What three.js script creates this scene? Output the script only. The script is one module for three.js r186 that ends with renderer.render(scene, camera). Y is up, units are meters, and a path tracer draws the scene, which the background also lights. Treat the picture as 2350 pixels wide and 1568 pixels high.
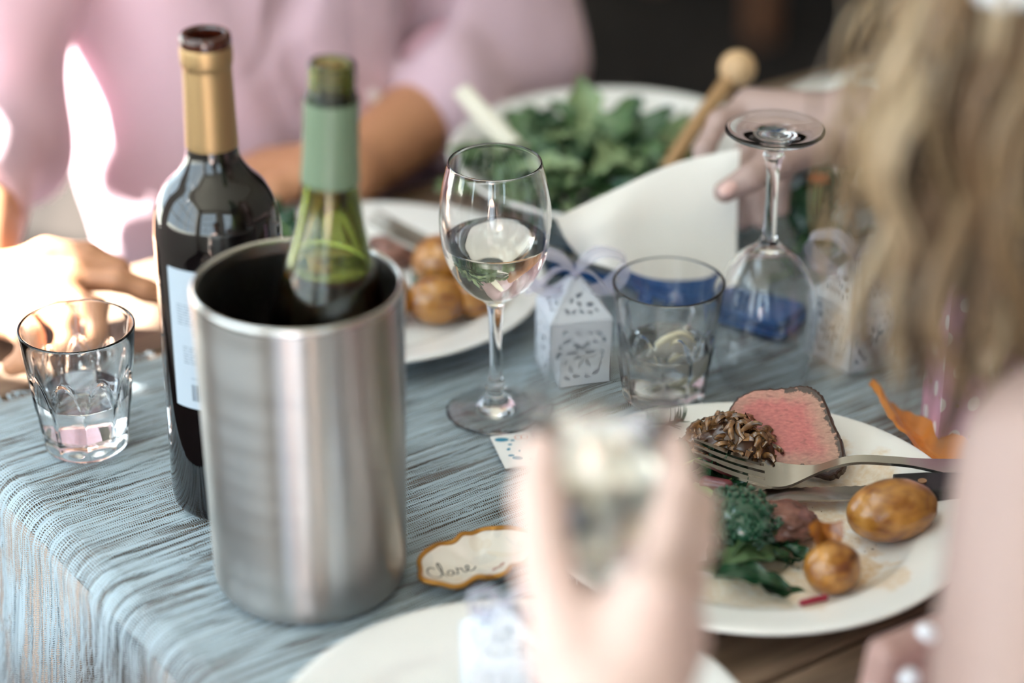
import * as THREE from 'three';
import { mergeGeometries, mergeVertices } from 'three/addons/utils/BufferGeometryUtils.js';
import { RoundedBoxGeometry } from 'three/addons/geometries/RoundedBoxGeometry.js';
import { ImprovedNoise } from 'three/addons/math/ImprovedNoise.js';

// ---------------------------------------------------------------- camera, sky, sun, exposure
// Plan coordinates used below: X to the right, Y away from the photographer, h above the table top (0.75 m over the floor).
const TABLE = 0.75;
const W = (X, Y, h = 0) => new THREE.Vector3(X, TABLE + h, -Y);
const scene = new THREE.Scene();
const renderer = new THREE.WebGLRenderer({ antialias: true });
renderer.toneMapping = THREE.LinearToneMapping;
renderer.toneMappingExposure = 2.65;
renderer.shadowMap.enabled = true;
const camera = new THREE.PerspectiveCamera(2 * Math.atan(784 / 5550) * 180 / Math.PI, 2350 / 1568, 0.05, 60);
camera.position.set(0, TABLE + 0.817, 0);
camera.rotation.set(-28 * Math.PI / 180, 0, 0);
camera.focus = 1.535;
camera.userData.fStop = 1.85;
scene.add(camera);
scene.background = new THREE.Color().setRGB(0.69, 0.87, 1.0);
scene.backgroundIntensity = 1.9;
const sun = new THREE.DirectionalLight(new THREE.Color().setRGB(1.0, 0.96, 0.90), 38);
const sunFrom = new THREE.Vector3(-1, 1.05, -0.35);       // morning sun in the far left windows
sun.position.copy(sunFrom).multiplyScalar(6).add(new THREE.Vector3(-0.4, 0.7, -2));
sun.target.position.set(-0.4, 0.7, -2);
sun.castShadow = true;
Object.assign(sun.shadow.camera, { left: -4, right: 4, top: 4, bottom: -4, near: 0.1, far: 20 });
sun.shadow.mapSize.set(4096, 4096);
scene.add(sun, sun.target);

// ---------------------------------------------------------------- helpers
let seed = 7;
const rnd = (a = 0, b = 1) => { seed = (seed + 0x6D2B79F5) | 0; let t = Math.imul(seed ^ (seed >>> 15), 1 | seed); t = (t + Math.imul(t ^ (t >>> 7), 61 | t)) ^ t; return a + (b - a) * (((t ^ (t >>> 14)) >>> 0) / 4294967296); };
const perlin = new ImprovedNoise();
const noise = (x, y, z = 0.37) => perlin.noise(x, y, z);
const fbm = (x, y, z = 0.37, n = 4) => { let s = 0, a = 0.5; for (let i = 0; i < n; i++) { s += a * noise(x, y, z + i * 7.1); x *= 2.03; y *= 2.03; z *= 2.03; a *= 0.5; } return s; };
const clamp = (x, a = 0, b = 1) => Math.min(b, Math.max(a, x));
const mix = (a, b, t) => a + (b - a) * t;
const smooth = (a, b, x) => { const t = clamp((x - a) / (b - a)); return t * t * (3 - 2 * t); };
const V = (x, y, z) => new THREE.Vector3(x, y, z);
const col = (hex) => new THREE.Color(hex);
const std = (hex, roughness = 0.6, more = {}) => new THREE.MeshStandardMaterial({ color: hex, roughness, ...more });
const phys = (hex, roughness = 0.5, more = {}) => new THREE.MeshPhysicalMaterial({ color: hex, roughness, ...more });
const taken = new Map();
const numbered = (name) => { const n = taken.get(name) || 0; taken.set(name, n + 1); return n ? name + '_' + String(n).padStart(3, '0') : name; };
function obj(name, geo, mat, parent) { const m = new THREE.Mesh(geo, mat); m.name = parent === scene ? numbered(name) : name; m.castShadow = m.receiveShadow = true; parent.add(m); return m; }
function tag(o, label, category, group) { o.userData.label = label; o.userData.category = category; if (group) o.userData.group = group; return o; }
function thing(name, label, category, pos, turn = 0, group) { const g = new THREE.Group(); g.name = numbered(name); if (pos) g.position.copy(pos); g.rotation.y = turn; scene.add(g); return tag(g, label, category, group); }
function single(name, label, category, geo, mat, pos, turn = 0, group) { const m = obj(name, geo, mat, scene); if (pos) m.position.copy(pos); m.rotation.y = turn; return tag(m, label, category, group); }
function struct(name, geo, mat) { const m = obj(name, geo, mat, scene); m.userData.kind = 'structure'; return m; }
function dup(src, label, pos, turn) { const c = src.clone(); c.name = numbered(src.name.replace(/_\d{3}$/, '')); c.userData = { ...src.userData, label }; if (pos) c.position.copy(pos); if (turn !== undefined) c.rotation.y = turn; scene.add(c); return c; }
function box(w, h, d, x = 0, y = 0, z = 0, r = 0) { const g = r ? new RoundedBoxGeometry(w, h, d, 2, r) : new THREE.BoxGeometry(w, h, d); g.translate(x, y, z); return g; }
const plain = (g) => { const n = g.index ? g.toNonIndexed() : g.clone(); for (const k of Object.keys(n.attributes)) if (!['position', 'normal', 'uv', 'color'].includes(k)) n.deleteAttribute(k); return n; };
const join = (list) => mergeGeometries(list.map(plain));
// a spline through (radius, height) points, turned about y
function lathe(points, n = 60, seg = 64, straight = false) {
  const c = new THREE.CatmullRomCurve3(points.map(([r, y]) => V(r, y, 0)), false, 'centripetal');
  const p = straight ? points.map(([r, y]) => new THREE.Vector2(Math.max(r, 0), y)) : c.getPoints(n).map((q) => new THREE.Vector2(Math.max(q.x, 0), q.y));
  return new THREE.LatheGeometry(p, seg);
}
// several splines joined with sharp corners between them
function latheParts(parts, seg = 72) {
  const p = [];
  for (const { pts, n } of parts) {
    const q = pts.length === 2 ? pts.map(([r, y]) => new THREE.Vector2(r, y)) : new THREE.CatmullRomCurve3(pts.map(([r, y]) => V(r, y, 0)), false, 'centripetal').getPoints(n || 24).map((v) => new THREE.Vector2(Math.max(v.x, 0), v.y));
    for (const v of q) if (!p.length || p[p.length - 1].distanceTo(v) > 1e-6) p.push(v);
  }
  return new THREE.LatheGeometry(p, seg);
}
function tube(pts, r, seg = 24, rad = 8, closed = false) {
  const c = new THREE.CatmullRomCurve3(pts, closed, 'centripetal');
  const g = new THREE.TubeGeometry(c, seg, typeof r === 'function' ? 1 : r, rad, closed);
  if (typeof r === 'function') {
    const P = g.attributes.position, q = V(0, 0, 0), o = V(0, 0, 0);
    for (let i = 0; i <= seg; i++) { c.getPointAt(i / seg, o); const s = r(i / seg); for (let j = 0; j <= rad; j++) { const k = i * (rad + 1) + j; q.fromBufferAttribute(P, k).sub(o).multiplyScalar(s).add(o); P.setXYZ(k, q.x, q.y, q.z); } }
    g.computeVertexNormals();
  }
  return g;
}
// grid of points f(s, t) -> Vector3, uv from g(s, t)
function sheet(f, ns, nt, uvf = (s, t) => [s, t]) {
  const p = [], uv = [], ix = [];
  for (let j = 0; j <= nt; j++) for (let i = 0; i <= ns; i++) { const q = f(i / ns, j / nt); p.push(q.x, q.y, q.z); uv.push(...uvf(i / ns, j / nt)); }
  for (let j = 0; j < nt; j++) for (let i = 0; i < ns; i++) { const a = j * (ns + 1) + i, b = a + 1, c = a + ns + 1, d = c + 1; ix.push(a, b, c, b, d, c); }
  const g = new THREE.BufferGeometry();
  g.setAttribute('position', new THREE.Float32BufferAttribute(p, 3));
  g.setAttribute('uv', new THREE.Float32BufferAttribute(uv, 2));
  g.setIndex(ix); g.computeVertexNormals();
  return g;
}
// colour per vertex (linear) from a function of the position
function paint(g, f) {
  const P = g.attributes.position, c = new Float32Array(P.count * 3), v = V(0, 0, 0), k = new THREE.Color();
  for (let i = 0; i < P.count; i++) { v.fromBufferAttribute(P, i); k.copy(f(v, i)); c.set([k.r, k.g, k.b], i * 3); }
  g.setAttribute('color', new THREE.BufferAttribute(c, 3));
  return g;
}
function displace(g, f) {
  const n = mergeVertices(g.deleteAttribute('uv').deleteAttribute('normal')); n.computeVertexNormals();
  const P = n.attributes.position, N = n.attributes.normal, v = V(0, 0, 0), w = V(0, 0, 0);
  for (let i = 0; i < P.count; i++) { v.fromBufferAttribute(P, i); w.fromBufferAttribute(N, i); const d = f(v); P.setXYZ(i, v.x + w.x * d, v.y + w.y * d, v.z + w.z * d); }
  n.computeVertexNormals();
  return n;
}
// texture from a function (u, v) -> [r, g, b] in 0..1 sRGB, or one number
function tex(w, h, f, srgb = true) {
  const d = new Uint8Array(w * h * 4);
  for (let y = 0; y < h; y++) for (let x = 0; x < w; x++) { const c = f((x + 0.5) / w, (y + 0.5) / h), o = (y * w + x) * 4; const a = Array.isArray(c) ? c : [c, c, c]; d[o] = clamp(a[0]) * 255; d[o + 1] = clamp(a[1]) * 255; d[o + 2] = clamp(a[2]) * 255; d[o + 3] = 255; }
  const t = new THREE.DataTexture(d, w, h); t.magFilter = THREE.LinearFilter; t.wrapS = t.wrapT = THREE.RepeatWrapping; if (srgb) t.colorSpace = THREE.SRGBColorSpace; t.needsUpdate = true;
  return t;
}
function canvasTex(w, h, draw) {
  const c = document.createElement('canvas'); c.width = w; c.height = h; draw(c.getContext('2d'), w, h);
  const t = new THREE.CanvasTexture(c); t.colorSpace = THREE.SRGBColorSpace; return t;
}
// periodic noise for tiling textures
const tileNoise = (u, v, fu, fv, z = 0) => { const a = (x, y) => noise(x * fu, y * fv, z); const A = a(u, v), B = a(u - 1, v), C = a(u, v - 1), D = a(u - 1, v - 1); return mix(mix(A, B, u), mix(C, D, u), v); };
// naive surface nets: mesh of f(x, y, z) = 0, f negative inside
function sdfMesh(f, lo, hi, cell) {
  const nx = Math.ceil((hi[0] - lo[0]) / cell) + 1, ny = Math.ceil((hi[1] - lo[1]) / cell) + 1, nz = Math.ceil((hi[2] - lo[2]) / cell) + 1;
  const F = new Float32Array(nx * ny * nz), at = (i, j, k) => (k * ny + j) * nx + i;
  for (let k = 0; k < nz; k++) for (let j = 0; j < ny; j++) for (let i = 0; i < nx; i++) F[at(i, j, k)] = f(lo[0] + i * cell, lo[1] + j * cell, lo[2] + k * cell);
  const id = new Int32Array(nx * ny * nz).fill(-1), pos = [], E = [[0, 1], [2, 3], [4, 5], [6, 7], [0, 2], [1, 3], [4, 6], [5, 7], [0, 4], [1, 5], [2, 6], [3, 7]];
  for (let k = 0; k < nz - 1; k++) for (let j = 0; j < ny - 1; j++) for (let i = 0; i < nx - 1; i++) {
    const c = []; let m = 0;
    for (let q = 0; q < 8; q++) { const val = F[at(i + (q & 1), j + ((q >> 1) & 1), k + (q >> 2))]; c.push(val); if (val < 0) m |= 1 << q; }
    if (m === 0 || m === 255) continue;
    let sx = 0, sy = 0, sz = 0, n = 0;
    for (const [a, b] of E) if ((c[a] < 0) !== (c[b] < 0)) { const t = c[a] / (c[a] - c[b]); sx += mix(a & 1, b & 1, t); sy += mix((a >> 1) & 1, (b >> 1) & 1, t); sz += mix(a >> 2, b >> 2, t); n++; }
    id[at(i, j, k)] = pos.length / 3; pos.push(lo[0] + (i + sx / n) * cell, lo[1] + (j + sy / n) * cell, lo[2] + (k + sz / n) * cell);
  }
  const ix = [], quad = (a, b, c, d, flip) => { if (a < 0 || b < 0 || c < 0 || d < 0) return; flip ? ix.push(a, c, b, a, d, c) : ix.push(a, b, c, a, c, d); };
  for (let k = 1; k < nz - 1; k++) for (let j = 1; j < ny - 1; j++) for (let i = 1; i < nx - 1; i++) {
    const s = F[at(i, j, k)] < 0;
    if (s !== F[at(i + 1, j, k)] < 0) quad(id[at(i, j - 1, k - 1)], id[at(i, j, k - 1)], id[at(i, j, k)], id[at(i, j - 1, k)], !s);
    if (s !== F[at(i, j + 1, k)] < 0) quad(id[at(i - 1, j, k - 1)], id[at(i - 1, j, k)], id[at(i, j, k)], id[at(i, j, k - 1)], !s);
    if (s !== F[at(i, j, k + 1)] < 0) quad(id[at(i - 1, j - 1, k)], id[at(i, j - 1, k)], id[at(i, j, k)], id[at(i - 1, j, k)], !s);
  }
  const g = new THREE.BufferGeometry(), nrm = new Float32Array(pos.length), e = cell * 0.5;
  for (let i = 0; i < pos.length; i += 3) {
    const x = pos[i], y = pos[i + 1], z = pos[i + 2];
    const a = f(x + e, y, z) - f(x - e, y, z), b = f(x, y + e, z) - f(x, y - e, z), c = f(x, y, z + e) - f(x, y, z - e), l = Math.hypot(a, b, c) || 1;
    nrm[i] = a / l; nrm[i + 1] = b / l; nrm[i + 2] = c / l;
  }
  g.setAttribute('position', new THREE.Float32BufferAttribute(pos, 3)); g.setAttribute('normal', new THREE.BufferAttribute(nrm, 3)); g.setIndex(ix);
  return g;
}
const smin = (a, b, k) => { const h = clamp(0.5 + 0.5 * (b - a) / k); return mix(b, a, h) - k * h * (1 - h); };
// tapered capsule between two joints [x, y, z, r]
function bone(a, b) {
  const dx = b[0] - a[0], dy = b[1] - a[1], dz = b[2] - a[2], L = dx * dx + dy * dy + dz * dz;
  return (x, y, z) => { const px = x - a[0], py = y - a[1], pz = z - a[2], t = L ? clamp((px * dx + py * dy + pz * dz) / L) : 0; return Math.hypot(px - dx * t, py - dy * t, pz - dz * t) - mix(a[3], b[3], t); };
}
const chain = (js) => js.slice(1).map((j, i) => bone(js[i], j));
// plan joint (X, Y, h, r) to world joint
const J = (X, Y, h, r) => [X, TABLE + h, -Y, r];
const blend = (bones, k) => (x, y, z) => { let d = bones[0](x, y, z); for (let i = 1; i < bones.length; i++) d = smin(d, bones[i](x, y, z), k); return d; };
function boundsOf(js, pad) { const lo = [9, 9, 9], hi = [-9, -9, -9]; for (const j of js) for (let k = 0; k < 3; k++) { lo[k] = Math.min(lo[k], j[k] - j[3] - pad); hi[k] = Math.max(hi[k], j[k] + j[3] + pad); } return [lo, hi]; }
// ---------------------------------------------------------------- the room
const M = {};
const woodTex = (dark, light, seedZ, grainU = 3, grainV = 46) => tex(512, 512, (u, v) => {
  const g = tileNoise(u, v, grainU, grainV, seedZ) * 0.9 + tileNoise(u, v, grainU * 2, grainV * 3, seedZ + 3) * 0.5 + tileNoise(u, v, 2, 6, seedZ + 9) * 0.6, t = clamp(0.5 + g);
  return [0, 1, 2].map((i) => mix(dark[i], light[i], t));
});
M.tableWood = [11, 23, 37].map((s) => std('#ffffff', 0.62, { map: woodTex([0.32, 0.25, 0.19], [0.60, 0.50, 0.41], s), bumpMap: woodTex([0, 0, 0], [1, 1, 1], s), bumpScale: 0.0006 }));
M.darkWood = std('#ffffff', 0.55, { map: woodTex([0.10, 0.07, 0.05], [0.20, 0.14, 0.10], 51) });
M.floor = phys('#ffffff', 0.85, { specularIntensity: 0.3, map: woodTex([0.10, 0.088, 0.080], [0.185, 0.165, 0.15], 71) });
M.wall = std('#221a15', 0.85);
M.plaster = std('#d2cec8', 0.9);
M.frame = std('#e6e4df', 0.5);
M.pane = phys('#ffffff', 0.0, { transmission: 1, thickness: 0 });
const X0 = -1.75, X1 = 2.7, Y0 = -1.7, Y1 = 5.8, CEIL = 3.2, TH = 0.18;
const floorGeo = box(X1 - X0 + 2 * TH, 0.1, Y1 - Y0 + 2 * TH, (X0 + X1) / 2, -0.05, -(Y0 + Y1) / 2);
{ const P = floorGeo.attributes.position, U = floorGeo.attributes.uv; for (let i = 0; i < P.count; i++) U.setXY(i, P.getZ(i) / 1.2, P.getX(i) / 1.2); }
struct('floor', floorGeo, M.floor);
const SK = [-1.3, -0.5, 0.6, 2.4];                             // unseen roof light, added for top light: X from, to, Y from, to
const slab = (a, b, c, d) => box(b - a, 0.1, d - c, (a + b) / 2, CEIL + 0.05, -(c + d) / 2);
struct('ceiling', join([slab(X0 - TH, SK[0], Y0 - TH, Y1 + TH), slab(SK[1], X1 + TH, Y0 - TH, Y1 + TH), slab(SK[0], SK[1], Y0 - TH, SK[2]), slab(SK[0], SK[1], SK[3], Y1 + TH)]), M.plaster);
// a wall along a line with rectangular openings [from, to, sill, head]
function wallWith(openings, from, to, put) {
  const g = []; let a = from;
  for (const [o0, o1, s, t] of openings) { g.push(put(a, o0, 0, CEIL), put(o0, o1, 0, s), put(o0, o1, t, CEIL)); a = o1; }
  g.push(put(a, to, 0, CEIL));
  return join(g);
}
const alongY = (x) => (a, b, lo, hi) => box(TH, hi - lo, b - a, x, (lo + hi) / 2, -(a + b) / 2);
const alongX = (y) => (a, b, lo, hi) => box(b - a, hi - lo, TH, (a + b) / 2, (lo + hi) / 2, -y);
const leftOpen = [[-1.35, 1.40, 0.75, 2.9], [1.95, 4.2, 0.45, 2.50]], backOpen = [[-1.5, 0.2, 0.75, 2.9], [1.0, 2.2, 0.75, 2.9]];
struct('wall_left', wallWith(leftOpen, Y0, Y1, alongY(X0 - TH / 2)), M.plaster);
struct('wall_back', wallWith(backOpen, X0 - TH, X1 + TH, alongX(Y0 - TH / 2)), M.plaster);
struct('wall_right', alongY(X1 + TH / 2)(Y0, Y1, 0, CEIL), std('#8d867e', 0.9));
struct('wall_far', alongX(Y1 + TH / 2)(X0 - TH, X1 + TH, 0, CEIL), M.wall);
let windowN = 0;
function windowIn(o, put, across, down) {
  const [a, b, s, t] = o, f = 0.05, g = [put(a, b, s, s + f), put(a, b, t - f, t), put(a, a + f, s + f, t - f), put(b - f, b, s + f, t - f)];
  const name = 'window_' + ++windowN, w = struct(name, join(g), M.frame), bars = [];
  for (let i = 1; i < across; i++) bars.push(put(mix(a, b, i / across) - 0.015, mix(a, b, i / across) + 0.015, s + f, t - f));
  for (let i = 1; i < down; i++) bars.push(put(a + f, b - f, mix(s, t, i / down) - 0.015, mix(s, t, i / down) + 0.015));
  obj('glazing_bars', join(bars), M.frame, w);
}
const thinY = (x) => (a, b, lo, hi) => box(0.05, hi - lo, b - a, x, (lo + hi) / 2, -(a + b) / 2), thinX = (y) => (a, b, lo, hi) => box(b - a, hi - lo, 0.05, (a + b) / 2, (lo + hi) / 2, -y);
leftOpen.forEach((o) => windowIn(o, thinY(X0 - TH / 2), 4, 4));
backOpen.forEach((o) => windowIn(o, thinX(Y0 - TH / 2), 3, 4));
{ // one thin sheet of glass in each window frame
  const sheets = [[leftOpen[0], true], [leftOpen[1], true], [backOpen[0], false], [backOpen[1], false]];
  sheets.forEach(([[a, b, s, t], left], i) => {
    const g = new THREE.PlaneGeometry(b - a - 0.1, t - s - 0.1), parent = scene.getObjectByName('window_' + (i + 1));
    const m = obj('pane', g, M.pane, parent);
    if (left) { m.rotation.y = Math.PI / 2; m.position.set(X0 - TH / 2, (s + t) / 2, -(a + b) / 2); } else m.position.set((a + b) / 2, (s + t) / 2, -(Y0 - TH / 2));
  });
}
{
  const bar = (a, b, c, d) => box(b - a, 0.05, d - c, (a + b) / 2, CEIL + 0.05, -(c + d) / 2), [a, b, c, d] = SK, f = 0.04;
  const w = struct('window_5', join([bar(a, a + f, c, d), bar(b - f, b, c, d), bar(a + f, b - f, c, c + f), bar(a + f, b - f, d - f, d)]), M.frame);  // roof window out of view, added to brighten the right of the table
  obj('glazing_bars', join([bar((a + b) / 2 - 0.012, (a + b) / 2 + 0.012, c + f, d - f), ...[1, 2, 3].map((i) => bar(a + f, b - f, mix(c, d, i / 4) - 0.012, mix(c, d, i / 4) + 0.012))]), M.frame, w);
  const m = obj('pane', new THREE.PlaneGeometry(b - a - 2 * f, d - c - 2 * f).rotateX(Math.PI / 2), M.pane, w); m.position.set((a + b) / 2, CEIL + 0.05, -(c + d) / 2);
}
const ground = struct('ground_outside', new THREE.CircleGeometry(30, 48).rotateX(-Math.PI / 2), std('#8f938a', 0.95));
ground.position.y = -0.12;

// ---------------------------------------------------------------- table, benches, runner
const TURN = 35 * Math.PI / 180, CU = Math.cos(TURN), SU = Math.sin(TURN);
const UV = (u, v, h = 0) => W(u * CU - v * SU, u * SU + v * CU, h);       // along the table, across the table
const U0 = 0.508, U1 = 2.55, NEAR = 0.70, FAR = 1.53;
{
  const t = thing('dining_table', 'long rustic grey brown wooden plank table under the muslin runner', 'table', W(0, 0, -TABLE), TURN);
  const n = 6, w = (FAR - NEAR) / n;
  for (let i = 0; i < n; i++) {
    const g = box(U1 - U0, 0.035, w - 0.004, (U0 + U1) / 2, TABLE - 0.0175, -(NEAR + w * (i + 0.5)), 0.003), P = g.attributes.position, U = g.attributes.uv;
    for (let k = 0; k < P.count; k++) U.setXY(k, P.getX(k) / 0.7 + i * 0.31, (P.getZ(k) + P.getY(k)) / 0.7 + i * 0.17);
    obj('plank', g, M.tableWood[i % 3], t);
  }
  obj('apron', join([box(U1 - U0 - 0.3, 0.09, 0.03, (U0 + U1) / 2 + 0.1, TABLE - 0.08, -(NEAR + 0.1)), box(U1 - U0 - 0.3, 0.09, 0.03, (U0 + U1) / 2 + 0.1, TABLE - 0.08, -(FAR - 0.1))]), M.darkWood, t);
  for (const u of [U0 + 0.42, U1 - 0.15]) for (const v of [NEAR + 0.1, FAR - 0.1]) obj('leg', box(0.07, TABLE - 0.035, 0.07, u, (TABLE - 0.035) / 2, -v, 0.005), M.darkWood, t);
}
function bench(label, v, u0, u1) {
  const b = thing('bench', label, 'bench', W(0, 0, -TABLE), TURN);
  obj('seat', box(u1 - u0, 0.04, 0.30, (u0 + u1) / 2, 0.43, -v, 0.006), M.darkWood, b);
  for (const u of [u0 + 0.2, u1 - 0.2]) for (const s of [-0.11, 0.11]) obj('leg', box(0.05, 0.41, 0.05, u, 0.205, -(v + s), 0.004), M.darkWood, b);
}
bench('dark wooden bench under the man in the pink shirt', 1.76, 0.74, 2.3);
bench('dark wooden bench under the blonde woman', 0.36, -0.45, 1.7);
{
  // crinkled muslin: ribs run along the table, the end falls over the table edge
  const v0 = 0.984, v1 = 1.378, Rr = 0.016, DROP = 0.52, uEnd = 1.75, flat = uEnd - U0, arc = Rr * Math.PI / 2, total = flat + arc + DROP;
  const cols = 660, rows = 300;
  const rib = (s, q) => {                                     // s along the cloth, q across, metres
    const warp = 0.012 * noise(s * 3.1, q * 4, 1.7) + 0.005 * noise(s * 11, q * 9, 4.2);
    const y = (q + warp) * 250, ridge = (n) => 1 - 2.4 * Math.abs(n);
    return 0.55 * ridge(noise(s * 3.2, y, 2.3)) + 0.25 * ridge(noise(s * 7, y * 1.9, 8.1)) + 0.12 * noise(s * 40, y * 1.3, 5.5) + 0.30 * noise(s * 2.6, q * 45, 12.4) - 0.35;
  };
  const f = (a, b) => {
    const s = b * total, q = a * (v1 - v0), edge = 0.006 * noise(s * 9, a < 0.5 ? 1.3 : 7.7, 3.3) * (a < 0.5 ? 1 - smooth(0, 0.2, a) : smooth(0.8, 1, a));
    const r = rib(s, q), lift = clamp(r + 0.75, 0, 2) * 0.0022 + 0.0004, drop = clamp((s - flat) / 0.25);
    let u, h, nu = 0, nh = 1;
    if (s < flat) { u = uEnd - s; h = 0.0012; }
    else if (s < flat + arc) { const g = (s - flat) / Rr; u = U0 - Rr * Math.sin(g) * 1.0 + 0.002; h = 0.0012 - Rr * (1 - Math.cos(g)); nu = -Math.sin(g); nh = Math.cos(g); }
    else { u = U0 - Rr + 0.002; h = 0.0012 - Rr - (s - flat - arc); nu = -1; nh = 0; }
    const amp = lift * (1 + 5.5 * smooth(0, 1, drop)), fold = drop * 0.02 * (noise(q * 17, s * 1.5, 9.9) + 0.4);
    const p = UV(u + nu * (amp + Math.max(0, fold)), v0 + q + edge + drop * 0.010 * noise(q * 14, s * 2, 6.1), h + nh * lift);
    return p;
  };
  const cut = (flat + arc * 0.7) / total, part = (b0, b1, n) => sheet((a, b) => f(a, mix(b0, b1, b)), cols, n, (a, b) => [mix(b0, b1, b) * total / 0.15, a * (v1 - v0) / 0.15]);
  const weaveOf = (mean, gather) => tex(1024, 1024, (u, v) => {
    const n = 96, ju = tileNoise(u, v, 30, 30, 2) * 0.5, jv = tileNoise(u, v, 30, 30, 6) * 0.5;
    const a = Math.abs(((u * n + ju) % 1 + 1) % 1 - 0.5) * 2, b = Math.abs(((v * n + jv) % 1 + 1) % 1 - 0.5) * 2;
    const close = clamp(mean + gather * tileNoise(u, v, 2, 20, 29) + 0.95 * tileNoise(u, v, 2, 40, 9) + 0.6 * tileNoise(u, v, 4, 86, 14) + 0.3 * tileNoise(u, v, 3, 8, 19), 0.16, 0.95);
    return Math.max(smooth(1 - close - 0.16, 1 - close + 0.16, a), smooth(1 - close - 0.16, 1 - close + 0.16, b));
  }, false);
  const muslin = (weave) => phys('#bccdd6', 0.95, { side: THREE.DoubleSide, alphaMap: weave, transparent: true, bumpMap: weave, bumpScale: 0.0004, transmission: 0.25, thickness: 0 });
  const runner = thing('table_runner', 'dusty blue crinkled muslin runner falling over the table end', 'runner');
  obj('flat_length', part(0, cut, 230), muslin(weaveOf(0.50, 0)), runner);
  obj('hanging_end', part(cut, 1, 90), muslin(weaveOf(0.36, 0.9)), runner);      // the weave hangs open between the gathers
  // frayed threads along the two long selvedges
  seed = 61; const fr = [];
  for (let i = 0; i < 420; i++) {
    const far = i % 3 > 0, a = far ? 1 : 0, b = rnd(0.1, 0.72), p = f(a, b), L = rnd(0.004, 0.011), o = far ? 1 : -1, dx = -SU * o, dz = -CU * o, k = rnd(-0.006, 0.006);
    fr.push(tube([p.clone().add(V(0, 0.0008, 0)), p.clone().add(V(dx * L * 0.5 + k * 0.4, rnd(0.001, 0.003), dz * L * 0.5 - k * 0.3)), p.clone().add(V(dx * L + k, rnd(0.0006, 0.002), dz * L - k * 0.6))], 0.0004, 5, 4));
  }
  obj('fringe', join(fr), std('#bccdd6', 0.95), runner).userData.kind = 'stuff';
}
// ---------------------------------------------------------------- bottles, cooler, glasses
const CL = 0.0048;                                             // top of the cloth ribs over the table top
M.glass = phys('#ffffff', 0.0, { transmission: 1, thickness: 0.003, ior: 1.5, specularIntensity: 1 });
M.water = phys('#ffffff', 0.0, { transmission: 1, thickness: 0.05, ior: 1.33 });
M.whiteWine = phys('#ffffff', 0.0, { transmission: 1, thickness: 0.05, ior: 1.34, attenuationColor: new THREE.Color().setRGB(0.96, 0.88, 0.72), attenuationDistance: 0.09 });
M.greenGlass = phys('#ffffff', 0.02, { transmission: 1, thickness: 0.004, ior: 1.5, attenuationColor: new THREE.Color().setRGB(0.38, 0.43, 0.14), attenuationDistance: 0.0045 });
M.blackGlass = phys('#0b0708', 0.03, { ior: 1.52, specularIntensity: 1, clearcoat: 0.6, clearcoatRoughness: 0.02 });
M.steel = phys('#b7b4b1', 0.30, { metalness: 1, anisotropy: 0.9, anisotropyRotation: Math.PI / 2 });
M.steelRim = std('#cfccc8', 0.22, { metalness: 1 });
M.cutlery = std('#bdb8b2', 0.2, { metalness: 1 });
{
  const steelBrush = tex(256, 1024, (u, v) => 0.82 + 0.16 * tileNoise(u, v, 3, 240, 2) + 0.08 * tileNoise(u, v, 2, 110, 8), false);
  M.steel.roughnessMap = steelBrush; M.steel.roughness = 0.40;
  const c = thing('wine_cooler', 'brushed stainless steel wine cooler holding the green bottle', 'wine cooler', W(-0.1213, 1.2237, CL));
  obj('outer_wall', latheParts([{ pts: [[0, 0.001], [0.045, 0.0]] }, { pts: [[0.045, 0], [0.0535, 0.0025], [0.0572, 0.009], [0.0580, 0.018]], n: 14 }, { pts: [[0.0580, 0.018], [0.0607, 0.196]] }], 128), M.steel, c);
  obj('rim', latheParts([{ pts: [[0.0607, 0.196], [0.0606, 0.1985], [0.0595, 0.2000], [0.0578, 0.1995], [0.0568, 0.198]], n: 14 }, { pts: [[0.0568, 0.198], [0.0556, 0.192]] }], 128), M.steelRim, c);
  obj('inner_wall', latheParts([{ pts: [[0.0556, 0.192], [0.0532, 0.02]] }, { pts: [[0.0532, 0.02], [0, 0.02]] }], 96), M.steelRim, c);
}
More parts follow.
